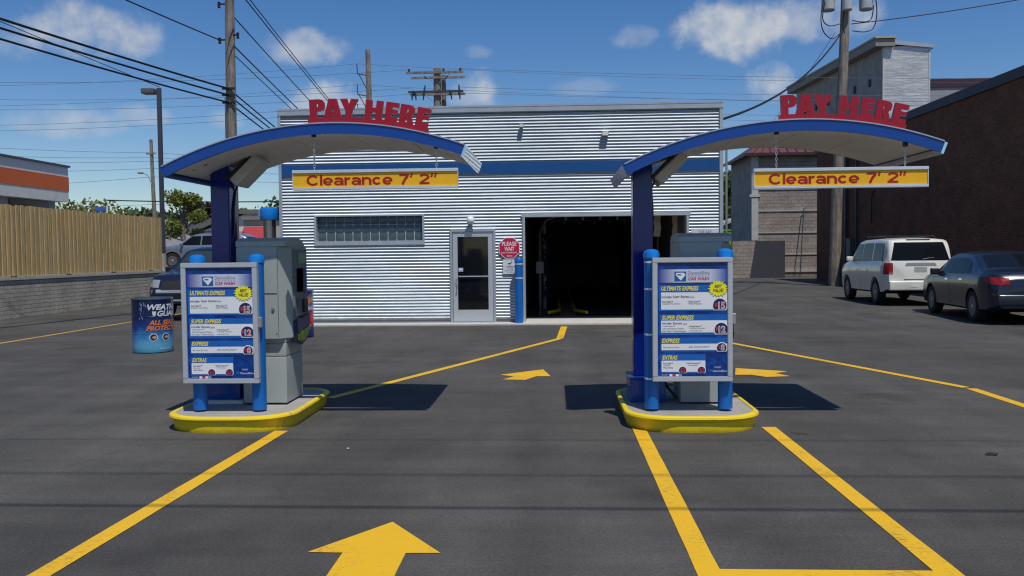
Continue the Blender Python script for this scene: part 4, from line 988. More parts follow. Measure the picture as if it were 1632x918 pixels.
    # wheels
    for wy in wheels:
        for sx in (-1, 1):
            xo = sx*(W/2-.015)
            mm = MB(); mm.lathe([(wr*.62, xo-sx*.20), (wr*.9, xo-sx*.205), (wr, xo-sx*.17), (wr, xo-sx*.04), (wr*.93, xo-sx*.005), (wr*.68, xo-sx*.002), (wr*.64, xo-sx*.03)], (0, wy, wr), 32, 'x')
            wh = mm.build('wheel', RUBBER, root, smooth=.5, local=True)
            mm = MB(); mm.lathe([(wr*.66, xo-sx*.012), (wr*.64, xo-sx*.008), (wr*.60, xo-sx*.02), (wr*.58, xo-sx*.07), (.03, xo-sx*.06)], (0, wy, wr), 32, 'x', 1)
            for k in range(7):
                a_ = 2*math.pi*k/7+.2; ca, sa = math.cos(a_), math.sin(a_); w2 = .036
                def q(r_, s_, dx): return (xo-sx*dx, wy+r_*ca-s_*sa, wr+r_*sa+s_*ca)
                vs = [q(.03, -w2, .018), q(.03, w2, .018), q(wr*.6, w2*.8, .012), q(wr*.6, -w2*.8, .012), q(.03, -w2, .045), q(.03, w2, .045), q(wr*.6, w2*.8, .045), q(wr*.6, -w2*.8, .045)]
                mm.add(vs, [(0, 1, 2, 3), (7, 6, 5, 4), (0, 4, 5, 1), (1, 5, 6, 2), (2, 6, 7, 3), (3, 7, 4, 0)], 0)
            mm.lathe([(.05, xo-sx*.045), (.05, xo-sx*.014), (.02, xo-sx*.008)], (0, wy, wr), 16, 'x', 0)
            mm.build('rim', [RIM, mat('rim_shadow_grey', (.16, .16, .17), .5, .5)], wh, smooth=.5, local=True)
    if mirror:
        my, mz, mx = mirror
        for sx in (-1, 1):
            mm = MB(); mm.rbox(mx+.02, mx+.20, my-.05, my+.05, mz-.06, mz+.08, .03, 3); mm.box(mx-.08, mx+.04, my-.02, my+.02, mz-.05, mz-.02)
            mm.xf(lambda p: Vector((sx*p.x, p.y, p.z))); mm.build('side_mirror', BLACK if 'dark' in label else paint, root, smooth=True, local=True)
    if rack:
        y0, y1, zz, xx_ = rack
        for sx in (-1, 1):
            mm = MB(); mm.tube([(sx*xx_, y0, zz-.05), (sx*xx_, y0+.08, zz), (sx*xx_, y1-.08, zz), (sx*xx_, y1, zz-.05)], .018, 8); mm.build('roof_rail', BLACK, root, smooth=True, local=True)
        mm = MB(); mm.box(-xx_, xx_, y0+.25, y0+.30, zz-.01, zz+.012); mm.box(-xx_, xx_, y1-.35, y1-.30, zz-.01, zz+.012); mm.build('cross_bar', BLACK, root, local=True)
    if extras: extras(root, patch)
    return root
def both(nm_, quad, mt, **k):
    """the same patch on both flanks"""
    return [(nm_, quad, 'x-', mt), (nm_, quad, 'x+', mt)]
# --- white boxy SUV (rear towards the camera)
WP = car_paint('white_car_paint', (.72, .72, .66), 0, .3)
Ls = 4.43
top = [(-2.215, 1.08), (-2.20, 1.14), (-2.06, 1.68), (-1.97, 1.76), (-1.2, 1.80), (.2, 1.78), (.50, 1.72), (1.08, 1.21), (1.22, 1.17), (1.95, 1.07), (2.12, .96), (2.2, .72), (2.215, .62)]
belt = [(-2.215, 1.03), (-2.1, 1.16), (1.0, 1.12), (1.3, 1.10), (2.0, .98), (2.215, .6)]
sill = [(-2.215, .42), (-1.9, .32), (1.9, .30), (2.215, .38)]
wid = [(-2.215, 1.58), (-2.1, 1.74), (-1.8, 1.80), (1.5, 1.80), (2.0, 1.70), (2.15, 1.5), (2.215, 1.30)]
def suv_extra(root, patch):
    m = MB(); m.box(-.42, .42, -2.222, -2.2, .70, .715); m.build('trim_line', BLACK, root, local=True)
    m = MB(); m.rbox(-.80, .80, -2.285, -2.1, .42, .66, .03, 3); m.build('rear_bumper', WP, root, smooth=True, local=True)
    m = MB(); m.box(-.26, -.08, -2.292, -2.2851, .515, .545); m.box(.06, .24, -2.292, -2.2851, .515, .545); m.build('reflector', WHITE, root, local=True)
    m = MB(); m.tube([(.05, -2.20, 1.23), (.2, -2.19, 1.26), (.34, -2.18, 1.27)], .012, 6); m.build('rear_wiper', BLACK, root, local=True)
    m = MB(); m.rbox(-.30, .30, -2.02, -1.93, 1.735, 1.765, .01); m.build('brake_light', LAMPR, root, local=True)
Fp = patches = []
patches += both('side_window', [(.90, 1.16), (-.02, 1.165), (-.02, 1.66), (.46, 1.66)], GLASS)
patches += both('side_window', [(-.08, 1.165), (-.92, 1.175), (-.90, 1.68), (-.08, 1.67)], GLASS)
patches += both('side_window', [(-1.02, 1.18), (-1.86, 1.20), (-1.80, 1.66), (-1.0, 1.68)], GLASS)
patches += [('rear_window', [(-.74, 1.20), (.74, 1.20), (.62, 1.68), (-.62, 1.68)], 'y+', GLASS), ('windshield', [(-.66, 1.21), (.66, 1.21), (.56, 1.66), (-.56, 1.66)], 'y-', GLASS)]
patches += [('tail_lamp', [(-.86, .84), (-.70, .84), (-.70, 1.14), (-.82, 1.14)], 'y+', LAMPR), ('tail_lamp', [(.70, .84), (.86, .84), (.82, 1.14), (.70, 1.14)], 'y+', LAMPR)]
patches += [('tail_lamp', [(-1.98, .84), (-2.18, .84), (-2.14, 1.14), (-2.0, 1.14)], 'x+', LAMPR), ('tail_lamp', [(-1.98, .84), (-2.18, .84), (-2.14, 1.14), (-2.0, 1.14)], 'x-', LAMPR)]
patches += [('headlight', [(-.80, .72), (-.50, .72), (-.50, .88), (-.72, .88)], 'y-', LAMPC), ('headlight', [(.50, .72), (.80, .72), (.72, .88), (.50, .88)], 'y-', LAMPC)]
patches += [('licence_plate', [(-.16, .90), (.16, .90), (.16, 1.03), (-.16, 1.03)], 'y+', mat('plate', (.45, .46, .42), .5), None, .012), ('tailgate_trim', [(-.40, 1.06), (.40, 1.06), (.36, 1.14), (-.36, 1.14)], 'y+', ALUD)]
patches += [('door_seam', [(1.02, .42), (1.03, .42), (1.03, 1.03), (1.02, 1.03)], 'x+', BLACK), ('door_seam', [(-.045, .42), (-.055, .42), (-.055, 1.03), (-.045, 1.03)], 'x+', BLACK), ('door_seam', [(1.02, .42), (1.03, .42), (1.03, 1.03), (1.02, 1.03)], 'x-', BLACK), ('door_seam', [(-.045, .42), (-.055, .42), (-.055, 1.03), (-.045, 1.03)], 'x-', BLACK)]
patches += both('door_handle', [(.12, .90), (.28, .90), (.28, .93), (.12, .93)], ALUD)+both('door_handle', [(-.78, .91), (-.62, .91), (-.62, .94), (-.78, .94)], ALUD)
patches = [tuple(x if x is not None else None for x in p) for p in patches]
def clean(ps):
    out = []
    for p_ in ps:
        p_ = list(p_)
        if len(p_) > 4 and p_[4] is None: p_[4] = CARROOT
        out.append(p_)
    return out
def build_car(*a, **k):
    # 'None' parent in a patch means the car itself
    ps = a[12]
    a = list(a)
    a[12] = [tuple(p_[:4]) if len(p_) > 4 and p_[4] is None else p_ for p_ in ps]
    return make_car(*a, **k)
suv = build_car('parked_suv', 'white boxy SUV with a roof rack parked beside the brick wall', WP, Ls, 1.80, top, belt, sill, wid, (-1.32, 1.30), .355, .15, patches, group='cars parked in the lots', lowz=.43, mirror=(.80, 1.22, .84), rack=(-1.5, .2, 1.865, .62), extras=suv_extra)
suv.location = (9.72, 25.05, 0); suv.rotation_euler = (0, 0, R(-3.0))
# --- dark blue sedan (rear towards the camera)
SP = car_paint('dark_slate_car_paint', (.012, .019, .036), .1, .25)
top = [(-2.32, .80), (-2.30, .93), (-2.2, 1.02), (-1.62, 1.06), (-.85, 1.38), (-.35, 1.435), (.25, 1.43), (.55, 1.36), (1.20, .99), (1.35, .95), (2.0, .86), (2.22, .74), (2.31, .60), (2.32, .55)]
belt = [(-2.32, .76), (-2.15, .96), (-1.5, .98), (1.1, .93), (1.4, .90), (2.1, .78), (2.32, .5)]
sill = [(-2.32, .34), (-2.0, .24), (2.0, .22), (2.32, .30)]
wid = [(-2.32, 1.42), (-2.2, 1.64), (-1.8, 1.76), (1.5, 1.76), (2.0, 1.68), (2.2, 1.46), (2.32, 1.2)]
ps = []
ps += both('side_window', [(1.0, .96), (.02, .97), (.02, 1.30), (.50, 1.28)], GLASS)+both('side_window', [(-.05, .97), (-.80, .98), (-.72, 1.29), (-.05, 1.31)], GLASS)+both('side_window', [(-.86, .985), (-1.22, .99), (-.98, 1.18), (-.80, 1.27)], GLASS)
ps += [('rear_window', [(-.60, -1.50), (.60, -1.50), (.52, -.90), (-.52, -.90)], 'z-', GLASS), ('windshield', [(-.64, 1.12), (.64, 1.12), (.52, .60), (-.52, .60)], 'z-', GLASS)]
for d_, s_ in (('y+', -1), ('y+', 1)): ps += [('tail_lamp', [(s_*.50, .78), (s_*.80, .80), (s_*.76, .93), (s_*.50, .92)], 'y+', LAMPR)]
ps += both('tail_lamp', [(-1.95, .86), (-2.25, .80), (-2.22, .93), (-2.0, .92)], LAMPR)
ps += [('licence_plate', [(-.18, .66), (.18, .66), (.18, .79), (-.18, .79)], 'y+', mat('dealer_plate', (.06, .22, .14), .4)), ('headlight', [(-.76, .62), (-.48, .60), (-.48, .72), (-.70, .74)], 'y-', LAMPC), ('headlight', [(.48, .60), (.76, .62), (.70, .74), (.48, .72)], 'y-', LAMPC)]
ps += both('door_seam', [(1.08, .32), (1.09, .32), (1.09, .92), (1.08, .92)], BLACK)+both('door_seam', [(-.01, .32), (-.02, .32), (-.02, .94), (-.01, .94)], BLACK)
ps += both('door_handle', [(.10, .82), (.28, .82), (.28, .85), (.10, .85)], CHROME)+both('door_handle', [(-.80, .84), (-.62, .84), (-.62, .87), (-.80, .87)], CHROME)
ps += [('trunk_trim', [(-.30, .955), (.30, .955), (.30, .965), (-.30, .965)], 'y+', CHROME)]
def sed_extra(root, patch):
    m = MB(); m.rbox(-.72, .72, -2.36, -2.22, .38, .60, .04, 3); m.build('rear_bumper', SP, root, smooth=True, local=True)
sed = build_car('parked_sedan', 'dark slate blue sedan with a green plate behind the white SUV', SP, 4.64, 1.76, top, belt, sill, wid, (-1.38, 1.27), .325, .42, ps, group='cars parked in the lots', lowz=.27, mirror=(.86, .98, .80), extras=sed_extra)
sed.location = (9.55, 19.1, 0); sed.rotation_euler = (0, 0, R(-7.0))
# --- dark navy SUV facing the camera, behind the drum
DP = car_paint('dark_navy_car_paint', (.008, .012, .026), .0, .3)
top = [(-2.35, 1.0), (-2.33, 1.1), (-2.15, 1.62), (-2.0, 1.70), (-1.2, 1.76), (.1, 1.74), (.40, 1.68), (1.08, 1.20), (1.2, 1.17), (2.0, 1.08), (2.2, .98), (2.3, .78), (2.35, .66)]
belt = [(-2.35, .95), (-2.2, 1.10), (1.0, 1.10), (1.3, 1.09), (2.05, .98), (2.35, .62)]
sill = [(-2.35, .45), (-2.0, .36), (2.0, .34), (2.35, .42)]
wid = [(-2.35, 1.6), (-2.2, 1.78), (-1.8, 1.86), (1.6, 1.86), (2.1, 1.78), (2.28, 1.62), (2.35, 1.5)]
ps = both('side_window', [(.90, 1.13), (-.02, 1.13), (-.02, 1.57), (.42, 1.57)], GLASS)+both('side_window', [(-.08, 1.13), (-.95, 1.14), (-.92, 1.59), (-.08, 1.58)], GLASS)+both('side_window', [(-1.05, 1.15), (-1.85, 1.16), (-1.72, 1.58), (-1.02, 1.59)], GLASS)
ps += [('rear_window', [(-.7, 1.16), (.7, 1.16), (.6, 1.56), (-.6, 1.56)], 'y+', GLASS), ('windshield', [(-.72, 1.20), (.72, 1.20), (.60, 1.64), (-.60, 1.64)], 'y-', mat('windscreen_glass', (.03, .045, .045), .03))]
ps += [('headlight', [(-.86, .80), (-.58, .78), (-.58, .96), (-.80, .97)], 'y-', LAMPC), ('headlight', [(.58, .78), (.86, .80), (.80, .97), (.58, .96)], 'y-', LAMPC)]
ps += [('grille', [(-.52, .72), (.52, .72), (.52, .94), (-.52, .94)], 'y-', BLACK), ('bumper_strip', [(-.86, .66), (.86, .66), (.86, .74), (-.86, .74)], 'y-', ALUD), ('lower_strip', [(-.7, .47), (.7, .47), (.7, .51), (-.7, .51)], 'y-', ALUD), ('tail_lamp', [(-.86, .95), (-.74, .95), (-.74, 1.3), (-.80, 1.3)], 'y+', LAMPR), ('tail_lamp', [(.74, .95), (.86, .95), (.80, 1.3), (.74, 1.3)], 'y+', LAMPR)]
dsuv = build_car('parked_suv', 'dark navy SUV facing the camera behind the left menu board', DP, 4.7, 1.86, top, belt, sill, wid, (-1.4, 1.38), .36, .26, ps, group='cars parked in the lots', lowz=.50, mirror=(.82, 1.18, .88))
dsuv.location = (-8.62, 21.7, 0); dsuv.rotation_euler = (0, 0, R(180))
# --- silver crossover side-on on the raised lot
VP_ = car_paint('silver_car_paint', (.24, .28, .36), .5, .3)
top = [(-2.25, .95), (-2.23, 1.02), (-2.05, 1.38), (-1.8, 1.50), (-1.0, 1.56), (.0, 1.56), (.35, 1.50), (1.08, 1.06), (1.25, 1.02), (2.0, .92), (2.18, .78), (2.25, .62)]
belt = [(-2.25, .9), (-2.1, 1.0), (1.0, .98), (1.3, .96), (2.0, .85), (2.25, .58)]
sill = [(-2.25, .40), (-1.9, .28), (1.9, .26), (2.25, .34)]
wid = [(-2.25, 1.5), (-2.1, 1.68), (-1.7, 1.76), (1.5, 1.76), (2.0, 1.66), (2.2, 1.4), (2.25, 1.3)]
ps = both('side_window', [(.92, 1.01), (.0, 1.02), (.0, 1.42), (.40, 1.42)], GLASS)+both('side_window', [(-.06, 1.02), (-.95, 1.03), (-.90, 1.43), (-.06, 1.43)], GLASS)+both('side_window', [(-1.03, 1.04), (-1.75, 1.06), (-1.60, 1.36), (-1.0, 1.42)], GLASS)
ps += [('rear_window', [(-.62, 1.06), (.62, 1.06), (.54, 1.36), (-.54, 1.36)], 'y+', GLASS), ('windshield', [(-.62, 1.10), (.62, 1.10), (.54, 1.44), (-.54, 1.44)], 'y-', GLASS), ('headlight', [(-.78, .66), (-.5, .66), (-.5, .80), (-.7, .82)], 'y-', LAMPC), ('headlight', [(.5, .66), (.78, .66), (.7, .82), (.5, .80)], 'y-', LAMPC)]
ps += both('door_seam', [(1.05, .38), (1.06, .38), (1.06, .97), (1.05, .97)], BLACK)+both('door_seam', [(-.025, .38), (-.035, .38), (-.035, .98), (-.025, .98)], BLACK)+both('door_handle', [(.10, .86), (.26, .86), (.26, .89), (.10, .89)], CHROME)
ssv = build_car('parked_crossover', 'silver crossover parked side-on on the raised lot past the end of the fence', VP_, 4.5, 1.76, top, belt, sill, wid, (-1.30, 1.28), .34, .30, ps, group='cars parked in the lots', lowz=.38, mirror=(.82, 1.02, .82), rack=(-1.5, .1, 1.62, .6))
ssv.location = (-15.85, 38.4, 1.0); ssv.rotation_euler = (0, 0, R(90))

# ================================================================== RIGHT: BRICK BUILDING, BLOCK BUILDING, TOWER
BRK = brick_mat('dark_red_brick', 1, .22, .075, (.185, .070, .036), (.125, .048, .028), (.13, .10, .075), .008, .5)
BRKX = brick_mat('dark_red_brick_front', 0, .22, .075, (.185, .070, .036), (.125, .048, .028), (.13, .10, .075), .008, .5)
t = thing('brick_building', 'long dark red brick building with a dark metal parapet along the right side', 'building', (16, 30, 0))
m = MB(); m.box(13, 34, 4, 42.9, 0, 6.22); m.build('wall', BRK, t)
m = MB(); m.box(12.93, 34.05, 3.9, 42.97, 6.222, 6.52); m.build('parapet', mat('dark_blue_grey_metal', (.022, .028, .05), .6), t)
m = MB(); m.tube([(12.93, 35.5, 2.6), (12.9, 35.4, 3.6), (12.93, 35.2, 3.9)], .03, 6); m.build('conduit', WIRE, t)
m = MB(); m.box(12.86, 12.995, 38.4, 38.55, 0, 6.1); m.box(12.90, 12.995, 37.2, 37.28, .3, 5.8); m.build('downpipe', mat('dark_pipe', (.05, .05, .055), .6), t)
m = MB(); m.rbox(12.80, 12.995, 37.6, 38.1, 1.2, 2.0, .02); m.build('meter_box', mat('meter_grey', (.10, .10, .11), .6), t)
m = MB(); m.box(12.985, 12.999, 19.4, 21.4, 2.1, 2.45); m.build('brick_patch', mat('pale_scar', (.17, .12, .09), .9), t)
# split face block building
SPL = brick_mat('split_face_block', 0, .40, .20, (.30, .25, .22), (.36, .31, .27), (.24, .22, .20), .010, 1.0, split=True)
SPLY = brick_mat('split_face_block_side', 1, .40, .20, (.28, .27, .26), (.32, .31, .30), (.24, .23, .22), .006, .4)
t = thing('block_building', 'buff split-face block building with a maroon standing seam metal roof', 'building', (13.3, 50, 0))
m = MB(); m.box(11.75, 16.5, 50, 50.3, 0, 7.25); m.build('front_wall', SPL, t)
m = MB(); m.box(11.5, 11.749, 50.0, 56, 0, 7.05); m.build('side_wall', SPLY, t)
m = MB(); m.box(11.42, 11.80, 49.90, 50.0, 2.1, 7.05); m.box(11.3, 11.9, 49.86, 50.0, 4.6, 4.75); m.build('pilaster', mat('pale_pilaster', (.46, .45, .42), .8), t)
m = MB()
for zz in (1.25, 2.5, 3.75, 5.0, 6.2): m.box(11.81, 16.5, 49.955, 50.0, zz, zz+.10)
m.box(11.81, 16.5, 49.94, 50.0, .25, .42); m.build('ledge_course', mat('ledge_block', (.38, .36, .33), .85), t)
m = MB(); zr = 7.05
m.add([(11.0, 49.5, zr), (16.6, 49.5, zr+.0), (16.6, 56, zr), (11.0, 56, zr), (12.6, 51.2, 8.15), (16.6, 51.2, 8.15), (16.6, 54, 8.15), (12.6, 54, 8.15)], [(0, 1, 5, 4), (1, 2, 6, 5), (2, 3, 7, 6), (3, 0, 4, 7), (4, 5, 6, 7), (3, 2, 1, 0)])
m.build('roof', mat('maroon_metal_roof', (.12, .04, .045), .5), t)
m = MB()
for q in range(11):
    xq = 11.4+q*.5; x2 = max(xq, 12.62); yq = 49.52
    m.tube([(xq, 49.5, zr+.04), (xq if xq > 12.6 else 12.6, 51.2, 8.18)], .03, 4)
m.build('roof_seam', mat('maroon_seam', (.11, .028, .03), .5), t)
m = MB(); m.box(10.98, 16.6, 49.44, 49.499, zr-.13, zr+.03); m.box(10.92, 10.979, 49.44, 56, zr-.13, zr+.03); m.build('gutter', mat('dark_maroon_gutter', (.05, .016, .02), .5), t)
# enclosure wall and a plain dark panel with a slanted left edge
t = thing('enclosure_wall', 'low buff block wall with a dark panel in front of the maroon roofed building', 'wall', (11.6, 47.5, 0))
ENC = brick_mat('enclosure_block', 0, .40, .20, (.33, .28, .24), (.38, .33, .29), (.24, .22, .20), .010, 1.0, split=True)
m = MB(); m.box(9.8, 11.05, 47.4, 47.6, 0, 2.05); m.build('block_panel', ENC, t)
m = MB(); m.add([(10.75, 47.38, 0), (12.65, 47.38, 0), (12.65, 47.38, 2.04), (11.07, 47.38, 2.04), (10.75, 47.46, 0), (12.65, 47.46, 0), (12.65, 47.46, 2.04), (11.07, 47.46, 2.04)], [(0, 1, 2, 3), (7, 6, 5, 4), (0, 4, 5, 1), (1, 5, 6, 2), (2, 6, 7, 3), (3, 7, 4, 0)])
m.build('dark_panel', mat('dark_slate_panel', (.045, .045, .06), .7), t)
# leaning pole
m = MB(); m.tube([(14.0, 49.3, 0), (14.35, 49.8, 3.9), (14.5, 49.8, 3.95)], .03, 6)
single('leaning_pole', m, DKSTEEL, 'thin dark pole leaning on the buff block wall', 'pole')
# tower
t = thing('tall_building', 'tall pale building with a silvery sheet clad end rising behind the brick building', 'building', (17, 46, 0))
TW = brick_mat('painted_block_wall', 1, .40, .20, (.34, .34, .32), (.36, .36, .34), (.31, .31, .30), .006, .25)
A_, B_, C_, D_ = (15.82, 42.0), (14.95, 53.5), (18.5, 53.8), (17.95, 42.0)
def slab(m, z0, z1, pts): m.prism(pts, 'z', z0, z1)
m = MB(); slab(m, .2, 11.15, [A_, D_, C_, B_]); m.build('wall', TW, t)
SH = NT('silver_sheet_cladding'); n_ = SH.noise(1.6, 7, .7, vec=SH.mapping((.5, 1, 2.6)), dist=.6)
SH.l(SH.ramp(n_, [(.3, (.40, .41, .41)), (.5, (.58, .58, .56)), (.7, (.74, .73, .70))]), SH.b.inputs['Base Color']); SH.b.inputs['Metallic'].default_value = .35; SH.b.inputs['Roughness'].default_value = .42; SH.bump(n_, .8, .05)
m = MB(); 
for k in range(6): m.box(15.84, 16.73, 41.955-.003*(k % 2), 41.995, 6.2+k*.83, 6.2+k*.83+.825); m.box(16.735, 17.93, 41.958-.003*(k % 2), 41.995, 6.2+k*.83, 6.2+k*.83+.825)
m.build('sheet_cladding', SH.m, t)
m = MB(); slab(m, 11.152, 11.5, [(15.35, 41.7), (16.25, 41.7), (16.25, 42.3), (15.45, 53.9), (14.5, 53.9)]); m.build('cornice', mat('taupe_cornice', (.26, .235, .20), .7), t)
m = MB(); slab(m, 11.51, 11.60, [(15.30, 41.62), (16.3, 41.62), (16.3, 42.3), (15.5, 53.95), (14.45, 53.95)]); m.build('cornice_cap', mat('pale_cap', (.42, .38, .32), .6), t)
m = MB(); m.add([(16.31, 41.85, 11.25), (18.15, 41.85, 11.05), (18.15, 41.85, 11.22), (16.31, 41.85, 11.45), (16.31, 53.9, 11.25), (18.4, 53.9, 11.05), (18.4, 53.9, 11.22), (16.31, 53.9, 11.45)], [(0, 1, 2, 3), (7, 6, 5, 4), (0, 4, 5, 1), (1, 5, 6, 2), (2, 6, 7, 3), (3, 7, 4, 0)]); m.build('roof_edge', TRIM, t)
for k in range(6):
    m = MB(); q = .12+k*.15; x = A_[0]+(B_[0]-A_[0])*q; y = A_[1]+(B_[1]-A_[1])*q
    m.box(x-.09, x+.05, y-.10, y+.10, 9.55, 9.9); m.build('wall_vent', mat('dark_vent', (.06, .06, .065), .6), t)
m = MB(); m.box(15.78, 15.86, 41.93, 42.02, 6.2, 11.14); m.box(17.92, 18.0, 41.94, 42.02, 6.2, 11.1); m.build('corner_trim', mat('pale_corner_trim', (.55, .54, .5), .5), t)
for o_ in t.children:
    for v in o_.data.vertices: w_ = v.co+Vector(t.location); v.co = Vector((w_.x*1.15, w_.y*1.15, 1.5+(w_.z-1.5)*1.15))-Vector(t.location)
m = MB(); m.box(24.2, 50, 64.3, 72, 0, 13.3); t = thing('maroon_band_building', 'grey building with a dark maroon roof band behind the brick building', 'building', (24, 53, 0)); m.build('wall', mat('grey_stucco', (.28, .28, .30), .8), t)
m = MB(); m.box(24.1, 50.1, 64.2, 72.1, 13.302, 13.9); m.build('roof_band', mat('maroon_band', (.05, .018, .025), .5), t)
# small grey shed, green dumpster and thin steel post
t = thing('gabled_shed', 'grey shed with a sloping roof seen in the gap right of the car wash', 'shed', (15, 70, 0))
m = MB(); m.prism([(12.8, 0), (17, 0), (17, 4.6), (12.8, 3.2)], 'y', 70, 76); m.build('wall', mat('shed_grey', (.16, .16, .15), .8), t)
m = MB(); m.prism([(12.4, 3.15), (17.2, 4.72), (17.2, 4.92), (12.4, 3.35)], 'y', 69.6, 76.4); m.build('roof', mat('shed_roof', (.40, .40, .38), .6), t)
t = thing('green_dumpster', 'bright lime green bin in the gap right of the car wash', 'bin', (12.2, 61, 0))
m = MB(); m.add([(11.0, 60, .1), (13.3, 60, .1), (13.4, 60, 2.9), (10.9, 60, 2.9), (11.0, 62, .1), (13.3, 62, .1), (13.4, 62, 2.9), (10.9, 62, 2.9)], [(0, 1, 2, 3), (7, 6, 5, 4), (0, 4, 5, 1), (1, 5, 6, 2), (2, 6, 7, 3), (3, 7, 4, 0)]); m.build('bin_body', mat('lime_green', (.16, .62, .03), .5), t)
m = MB(); m.box(10.85, 13.45, 59.95, 62.05, 2.902, 3.0); m.build('bin_lid', mat('lime_lid', (.12, .5, .03), .5), t)
m = MB(); m.tube([(8.2, 41, 0), (8.2, 41, 6.6)], .055, 8); single('steel_post', m, GALV, 'thin galvanised steel post standing in the gap right of the car wash', 'post', smooth=True)

# ================================================================== LEFT BACKGROUND
t = thing('orange_band_store', 'white store with a wide orange fascia band behind the fence', 'building', (-24, 30, 1))
m = MB(); m.box(-34, -20.35, 14, 34.0, 1, 3.8); m.build('wall', mat('grey_store_wall', (.30, .31, .33), .8), t)
m = MB(); m.box(-34.4, -20.0, 13.6, 34.4, 3.80, 4.24); m.box(-34.4, -20.0, 13.6, 34.4, 4.83, 5.22); m.build('fascia', mat('store_white', (.66, .65, .60), .6), t)
m = MB(); m.box(-34.42, -19.985, 13.58, 34.415, 4.242, 4.828); m.build('orange_band', mat('orange_band', (.62, .12, .02), .5), t)
m = MB(); m.box(-34.5, -19.93, 13.5, 34.47, 5.222, 5.30); m.build('roof_edge', mat('slate_edge', (.05, .07, .12), .5), t)
m = MB(); m.box(-20.34, -20.30, 31, 33.5, 1, 3.75); m.build('window', mat('dark_red_glass', (.05, .012, .015), .15), t)
m = MB(); m.box(-22, -21.2, 29.6, 30.4, 5.301, 5.75); m.build('vent', DKSTEEL, t)
# white gabled building, store strip, awning
t = thing('gabled_building', 'white gabled building with a grey roof and red sign in the left distance', 'building', (-24, 62, 1))
m = MB(); m.prism([(-26.5, 1), (-18.6, 1), (-18.6, 4.4), (-22.3, 4.75), (-26.5, 3.2)], 'y', 62, 72); m.build('wall', mat('white_gable', (.68, .67, .62), .7), t)
m = MB(); m.prism([(-27, 3.1), (-23.4, 4.6), (-14.0, 4.6), (-14.0, 4.9), (-23.8, 4.9), (-27, 3.55)], 'y', 61.6, 72.5); m.build('roof', mat('grey_shingle', (.14, .14, .145), .9), t)
m = MB(); m.box(-25.7, -24.8, 61.9, 61.99, 2.4, 3.25); m.build('sign_panel', mat('faded_red_sign', (.45, .05, .06), .5), t)
m = MB(); put_text(m, 'R', -25.5, -25.0, 2.6, 3.1, 61.89, .03); m.build('sign_lettering', WHITE, t)
t = thing('strip_store', 'beige strip store with a red awning and a roof unit in the left distance', 'building', (-18, 62, 1))
m = MB(); m.box(-22.3, -11.6, 60.5, 61.9, 1, 4.1); m.build('wall', mat('beige_store', (.42, .38, .32), .8), t)
m = MB(); m.box(-22.4, -11.5, 60.3, 61.55, 4.103, 4.35); m.build('roof', mat('grey_roof', (.20, .20, .21), .8), t)
m = MB(); m.prism([(60.3, 3.0), (60.3, 3.6), (59.3, 2.75), (59.3, 2.6)], 'x', -22.2, -20.3); m.build('awning', mat('red_awning', (.38, .03, .045), .7), t)
m = MB(); m.box(-21.2, -20.4, 60.5, 61.4, 4.352, 4.8); m.build('roof_unit', GALV, t)
t = thing('long_store', 'long low store with a pale roof edge in the far left distance', 'building', (-42, 90, 1))
m = MB(); m.box(-62, -30, 88, 98, 1, 5.0); m.build('wall', mat('store_pale', (.40, .40, .42), .8), t)
m = MB(); m.box(-62.2, -29.8, 87.8, 98, 5.003, 5.4); m.build('roof', mat('pale_roof_edge', (.55, .56, .58), .7), t)
m = MB(); m.tube([(-31.6, 58, 1), (-31.6, 58, 5.0)], .05, 6); m.build('x', WHITE) if False else None
t = thing('street_sign', 'small blue street sign on a white post beyond the fence', 'sign', (-31.5, 58, 1))
m = MB(); m.tube([(-31.1, 58, 1), (-31.0, 58, 5.1)], .05, 6); m.build('post', WHITE, t)
m = MB(); m.box(-31.85, -31.06, 57.97, 58.0, 4.75, 5.02); m.build('sign_panel', mat('blue_sign', (.04, .12, .4), .5), t)

# ================================================================== TREES
def tree(x, y, z, h, cw, label, lm, seed, n=2600, leaf=.16, trunk=.35, group='background trees'):
    t = thing('leafy_tree', label, 'tree', (x, y, z), group); rnd = random.Random(seed)
    m = MB(); tr = h*.028
    m.tube([(x, y, z), (x+.02*h, y, z+h*.2), (x, y, z+h*.5), (x+.01*h, y, z+h*.8)], [tr*1.3, tr, tr*.6, tr*.2], 7)
    cl = []
    for k in range(15):
        a = rnd.uniform(0, 2*math.pi); zz = z+h*rnd.uniform(trunk+.05, .93); f = 1-abs((zz-z)/h-.58)*1.5
        rr = cw/2*max(.25, f)*rnd.uniform(.35, .95); c = Vector((x+rr*math.cos(a), y+rr*math.sin(a), zz)); cl.append((c, cw*rnd.uniform(.13, .24)))
        m.tube([(x, y, z+h*rnd.uniform(.25, .5)), ((x+c.x)/2, (y+c.y)/2, zz-.1*h), c], [tr*.45, tr*.3, tr*.1], 5)
    m.build('trunk', POLE, t, smooth=True)
    nr = np.random.RandomState(seed); V = []; F = []
    for i in range(n):
        c, r_ = cl[nr.randint(len(cl))]
        d = nr.normal(size=3); d /= np.linalg.norm(d); p_ = np.array(c)+d*r_*nr.uniform(.45, 1.15)*np.array([1, 1, .8])
        a = nr.normal(size=3); a /= np.linalg.norm(a); b = np.cross(a, nr.normal(size=3)); b /= np.linalg.norm(b); s_ = leaf*nr.uniform(.5, 1.2)
        k = len(V); V += [tuple(p_-a*s_), tuple(p_+b*s_*.55), tuple(p_+a*s_), tuple(p_-b*s_*.55)]; F.append((k, k+1, k+2, k+3))
    m = MB(); m.add(V, F); m.build('crown', lm, t)
